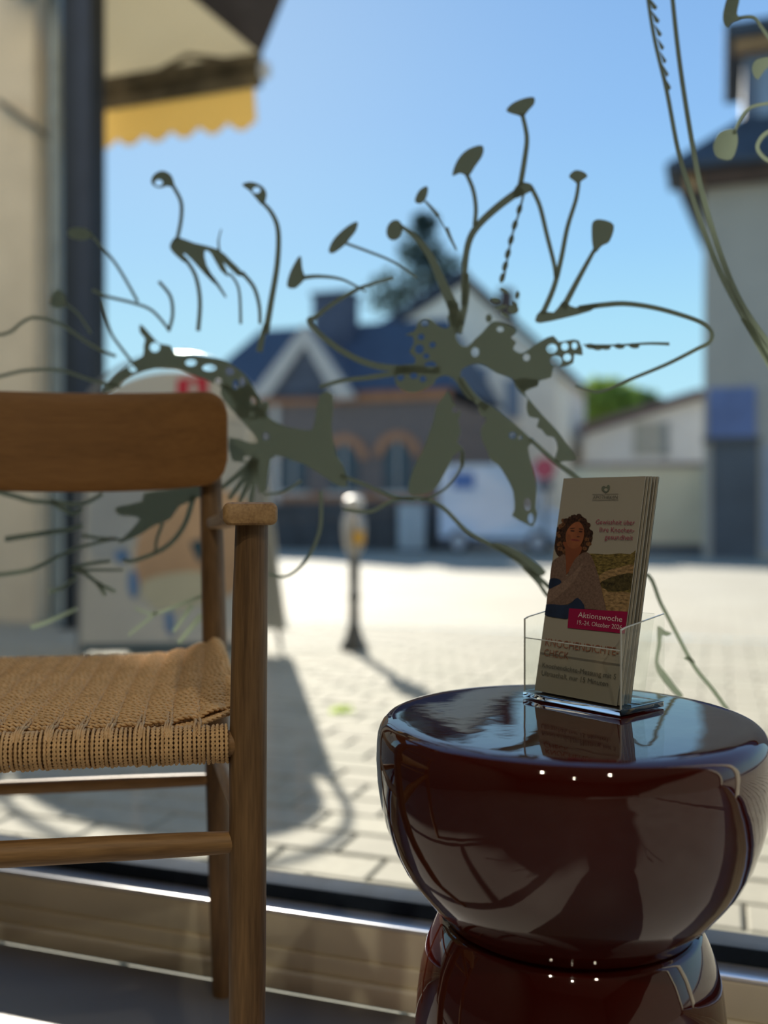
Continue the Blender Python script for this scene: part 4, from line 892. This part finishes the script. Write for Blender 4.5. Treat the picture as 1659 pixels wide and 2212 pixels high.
# right building
H5 = House('corner_building', 25.5, 'tall grey rendered building with slate eaves at the right edge')
greyp = mat('grey_render', (.37, .35, .30), .9, .2, noise=(.8, .06)); soffit_m = mat('soffit_wood', (.36, .23, .12), .8, noise=(3, .15)); slate2 = mat('slate_roof_right', (.045, .055, .07), .7, .4, noise=(2, .2))
l5 = H5.p(1520, 800)[0]; zE = H5.p(1560, 378)[1]
MB().box(l5, 0, 0, l5 + 12, 9, zE).build('wall', greyp, H5.root)
oh = l5 - H5.p(1442, 372)[0]
MB().box(l5 - oh, -oh, zE - .02, l5 + 12.5, .9, zE + .14).box(l5 - .05, .9, zE - .02, l5 + 12.5, 9.5, zE + .14).build('eaves', slate2, H5.root)
MB().box(l5 - oh * .3, -oh * .5, zE - .30, l5 + 12, 0, zE - .02).build('soffit_beam', brown, H5.root)
MB().box(l5 - oh * .5, -oh * .5, zE - .42, l5 - oh * .05, -oh * .3, zE - .02).build('lit_soffit_corner', soffit_m, H5.root)  # added orange block, its colour stands for the lit soffit corner
rz_ = zE + .14
MB().add([(l5 - oh, -oh, rz_), (l5 + 12.5, -oh, rz_), (l5 + 12.5, 9.5, rz_), (l5 - .05, 9.5, rz_), (l5 + 2.6, 3.0, rz_ + 3.2), (l5 + 12.5, 3.0, rz_ + 3.2), (l5 + 12.5, 6, rz_ + 3.2), (l5 + 2.6, 6, rz_ + 3.2)], [(0, 1, 5, 4), (1, 2, 6, 5), (2, 3, 7, 6), (3, 0, 4, 7), (4, 5, 6, 7), (3, 2, 1, 0)]).build('roof', slate2, H5.root)
ht = lambda x, y: (hit(x, y, H5.n + 1.2)[0], hit(x, y, H5.n + 1.2)[1] - H5.g)
tu0 = ht(1606, 200)[0]; tz0, tz1 = rz_, ht(1620, 100)[1]
MB().box(tu0, 1.2, tz0, tu0 + 3.2, 4.5, tz1).build('dormer', mat('dormer_slate', (.12, .15, .20), .7, .3, noise=(3, .15)), H5.root)
MB().box(ht(1636, 200)[0], 1.1, ht(1620, 285)[1], tu0 + 1.6, 1.2, ht(1620, 140)[1]).build('dormer_window', blueglass, H5.root)
MB().box(ht(1566, 80)[0], .4, tz1, tu0 + 3.8, 5, tz1 + .35).build('dormer_eaves', slate2, H5.root)
MB().box(ht(1586, 80)[0], .7, tz1 - .22, tu0 + 3.5, 1.2, tz1).build('dormer_soffit', soffit_m, H5.root)
H5.rect('shop_sign', 1530, 838, 1632, 944, mat('sign_blue', (.10, .15, .30), .5, .4, noise=(2, .15)), -.12, 0)
H5.rect('doorway', 1538, 948, 1638, 1215, mat('doorway_dark', (.06, .078, .095), .5, .4, noise=(1, .2)), -.05, 0)
H5.rect('lintel', 1518, 944, 1642, 956, mat('lintel_dark', (.06, .068, .075), .6, noise=(2, .1)), -.14, 0)
H5.rect('shop_front', 1648, 960, 1790, 1190, blueglass, -.05, 0)

# --- dark fence, cabinet, van, car
FN = 27.6
fz = ground(FN); fr = froot('street_fence', 0, FN, fz); tag(fr, 'dark low street fence in front of the brick house', 'fence')
fm = mat('fence_dark', (.045, .05, .055), .6, .4, noise=(2, .3)); fa = hit(540, 1100, FN)[0]; fb = hit(962, 1100, FN)[0]; fh = hit(760, 1086, FN)[1] - fz
npn = 8
for i in range(npn):
    x0 = fa + (fb - fa) * i / npn; x1 = fa + (fb - fa) * (i + 1) / npn
    MB().box(x0 + .06, 0, .06, x1 - .06, .05, fh - .05).build('fence_panel', fm, fr); MB().box(x0 - .05, -.03, 0, x0 + .05, .07, fh).build('fence_post', fm, fr)
cbn = 26.8; cbx = hit(888, 1150, cbn)[0]
cb_ = froot('utility_cabinet', cbx, cbn, ground(cbn)); tag(cb_, 'pale grey utility cabinet before the dark fence', 'cabinet'); cw = (hit(918, 1150, cbn)[0] - hit(862, 1150, cbn)[0]) / 2; chh = hit(888, 1092, cbn)[1] - ground(cbn)
cgm = mat('cabinet_grey', (.36, .42, .45), .6, noise=(3, .1)); MB().box(-cw, 0, .08, cw, .35, chh).build('cabinet_body', cgm, cb_, bevel=.02); MB().box(-cw - .03, -.03, chh, cw + .03, .38, chh + .06).build('cabinet_roof', cgm, cb_); MB().box(-cw, .02, 0, cw, .33, .08).build('cabinet_plinth', dgrey, cb_)
MB().box(-.012, -.006, .14, .012, 0, chh - .06).build('door_gap', dgrey, cb_)
# van
VN = 26.4; va = hit(948, 1100, VN)[0]; vb = hit(1212, 1100, VN)[0]; vz = ground(VN); vl = vb - va; vh = hit(1080, 1006, VN)[1] - vz
van = froot('van', va, VN, vz); tag(van, 'white delivery van parked before the cream gabled house', 'van')
vanm = mat('van_white', (.50, .57, .66), .3, .5, coat=.5, noise=(1, .04)); tyre = mat('tyre', (.02, .02, .022), .8, noise=(9, .2)); lightm = mat('headlamp', (.8, .84, .85), .2, .5, noise=(9, .05)); vblue = mat('van_blue_print', (.06, .14, .36), .4, noise=(2, .1)); gl_ = mat('van_glass', (.07, .09, .11), .1, .5, noise=(2, .1))
MB().prism([(0, .32), (vl * .99, .32), (vl, .9), (vl * .965, 1.08), (vl * .84, 1.22), (vl * .74, vh * .97), (vl * .70, vh), (.06, vh), (0, vh * .95)], 0, 1.9).build('van_body', vanm, van, bevel=.05)
MB().prism([(vl * .735, 1.24), (vl * .80, 1.24), (vl * .745, vh * .88), (vl * .66, vh * .88), (vl * .66, 1.24)], -.015, .0).build('side_window', gl_, van)
MB().prism([(vl * .12, vh * .74), (vl * .30, vh * .74), (vl * .30, vh * .93), (vl * .12, vh * .93)], -.012, 0).build('blue_print', vblue, van)
MB().box(vl * .955, -.012, .86, vl * .998, .3, 1.02).build('headlamp', lightm, van)
MB().box(0, -.02, .32, vl, 0, .46).build('sill_strip', dgrey, van)
for xk in (.17, .82):
    w1_ = MB(); w1_.lathe([(.34, 0), (.34, .22)], 24); w1_.v = [Vector((v.x + vl * xk, v.z - .03, v.y + .34)) for v in w1_.v]; wh = w1_.build('wheel', tyre, van)
    w2_ = MB(); w2_.lathe([(.2, 0), (.2, .02)], 18); w2_.v = [Vector((v.x + vl * xk, v.z - .055, v.y + .34)) for v in w2_.v]; w2_.build('wheel_hub', hub_m, wh)
# red car beyond the van
RN = 30.5; ra = hit(1148, 1100, RN)[0]; rb_ = hit(1340, 1100, RN)[0] ; rz0 = ground(RN)
# red round litter bin lid style lamp: small red sign on a post
rs_u, rs_z = hit(1176, 1012, 26.1); rsn = froot('red_street_sign', rs_u, 26.1, ground(26.1)); tag(rsn, 'round red street sign on a dark post right of the van', 'sign')
hz_ = rs_z - ground(26.1); rr_ = hit(1200, 1012, 26.1)[0] - rs_u
ms = MB(); ms.lathe([(rr_, 0), (rr_, .04)], 24); ms.v = [Vector((v.x, v.z - .04, v.y + hz_)) for v in ms.v]; ms.build('sign_disc', mat('sign_red_far', (.45, .06, .09), .5, noise=(2, .1)), rsn)
MB().tube([(0, .04, 0), (0, .04, hz_)], .035, 10).build('sign_post', iron, rsn, smooth=True); MB().box(-.22, -.02, hz_ - rr_ - .28, .22, .02, hz_ - rr_ - .03).build('sign_plate', dgrey, rsn)

# --- trees
def tree(name, label, base, crown_c, rad, nleaf, lsize, col, tcol, trunk_r, holes=.0, blobs=None):
    r = empty(name, base); tag(r, label, 'tree', 'trees behind the houses')
    bark = mat('bark', (.07, .055, .045), .9, noise=(5, .3)); cc = Vector(crown_c) - Vector(base)
    m = MB(); m.tube([(0, 0, 0), (cc.x * .4, 0, cc.z * .5), (cc.x, cc.y, cc.z)], [trunk_r, trunk_r * .8, trunk_r * .4], 10)
    for k in range(9):
        a = random.uniform(0, 6.28); e = random.uniform(.2, 1.2); dv = Vector((math.cos(a) * math.cos(e) * rad[0], math.sin(a) * math.cos(e) * rad[1], math.sin(e) * rad[2])) * .8
        st_ = Vector((cc.x * .7, cc.y * .7, cc.z * random.uniform(.6, .95))); m.tube([st_, st_ + dv * .5 + Vector((0, 0, .1)), st_ + dv], [trunk_r * .35, trunk_r * .22, trunk_r * .08], 6)
    m.build('trunk', bark, r, smooth=True)
    cl_ = blobs or [(0, 0, 0, 1)]
    lm = MB(); vs = []; fs = []
    for k in range(nleaf):
        bx, by, bz, bs = random.choice(cl_)
        d = Vector((random.gauss(0, 1), random.gauss(0, 1), random.gauss(0, 1))).normalized() * (random.random() ** .4) * bs
        p = cc + Vector(((d.x + bx) * rad[0], (d.y + by) * rad[1], (d.z + bz) * rad[2])); a = Vector((random.gauss(0, 1), random.gauss(0, 1), random.gauss(0, 1))).normalized(); b = a.orthogonal().normalized()
        l = lsize * random.uniform(.6, 1.3); i = len(vs); vs += [p - a * l * .5, p + b * l * .28, p + a * l * .5, p - b * l * .28]; fs.append((i, i + 1, i + 2, i + 3))
    c = obj('crown', vs, fs, film(name + '_leaf' + str(len(bpy.data.materials)), col, tcol, .4), r); c['kind'] = 'stuff'; return r
def tree_at(name, label, x, yc, n, rx, rz, *a, **k):
    u, z = hit(x, yc, n); c = F(u, n, z); b = F(u, n, ground(n)); D = c.y; s = D / FPX
    return tree(name, label, b, c, (rx * s, rx * s, rz * s), *a, **k)
tree_at('bushy_tree', 'dark blue green tree crown showing above the cream gable', 900, 590, 50, 135, 125, 1500, .5, (.055, .085, .085), (.05, .08, .07), .3, blobs=[(0, 0, -.25, .6), (-.45, 0, -.35, .42), (.35, 0, .05, .42), (.05, 0, .45, .38), (.55, 0, -.3, .4), (.12, 0, .85, .22)])
tree_at('leafy_tree', 'bright green leafy tree behind the low white house', 1300, 880, 52, 85, 62, 1600, .6, (.20, .30, .07), (.28, .40, .08), .3)
tree_at('leafy_tree', 'darker green leafy tree above the white roof', 1378, 885, 62, 60, 45, 1000, .6, (.09, .16, .06), (.12, .2, .06), .3)
tree_at('conifer_tree', 'slim dark conifer between the cream gable and the white house', 1226, 930, 47.2, 32, 110, 1200, .5, (.045, .075, .065), (.04, .07, .05), .2)
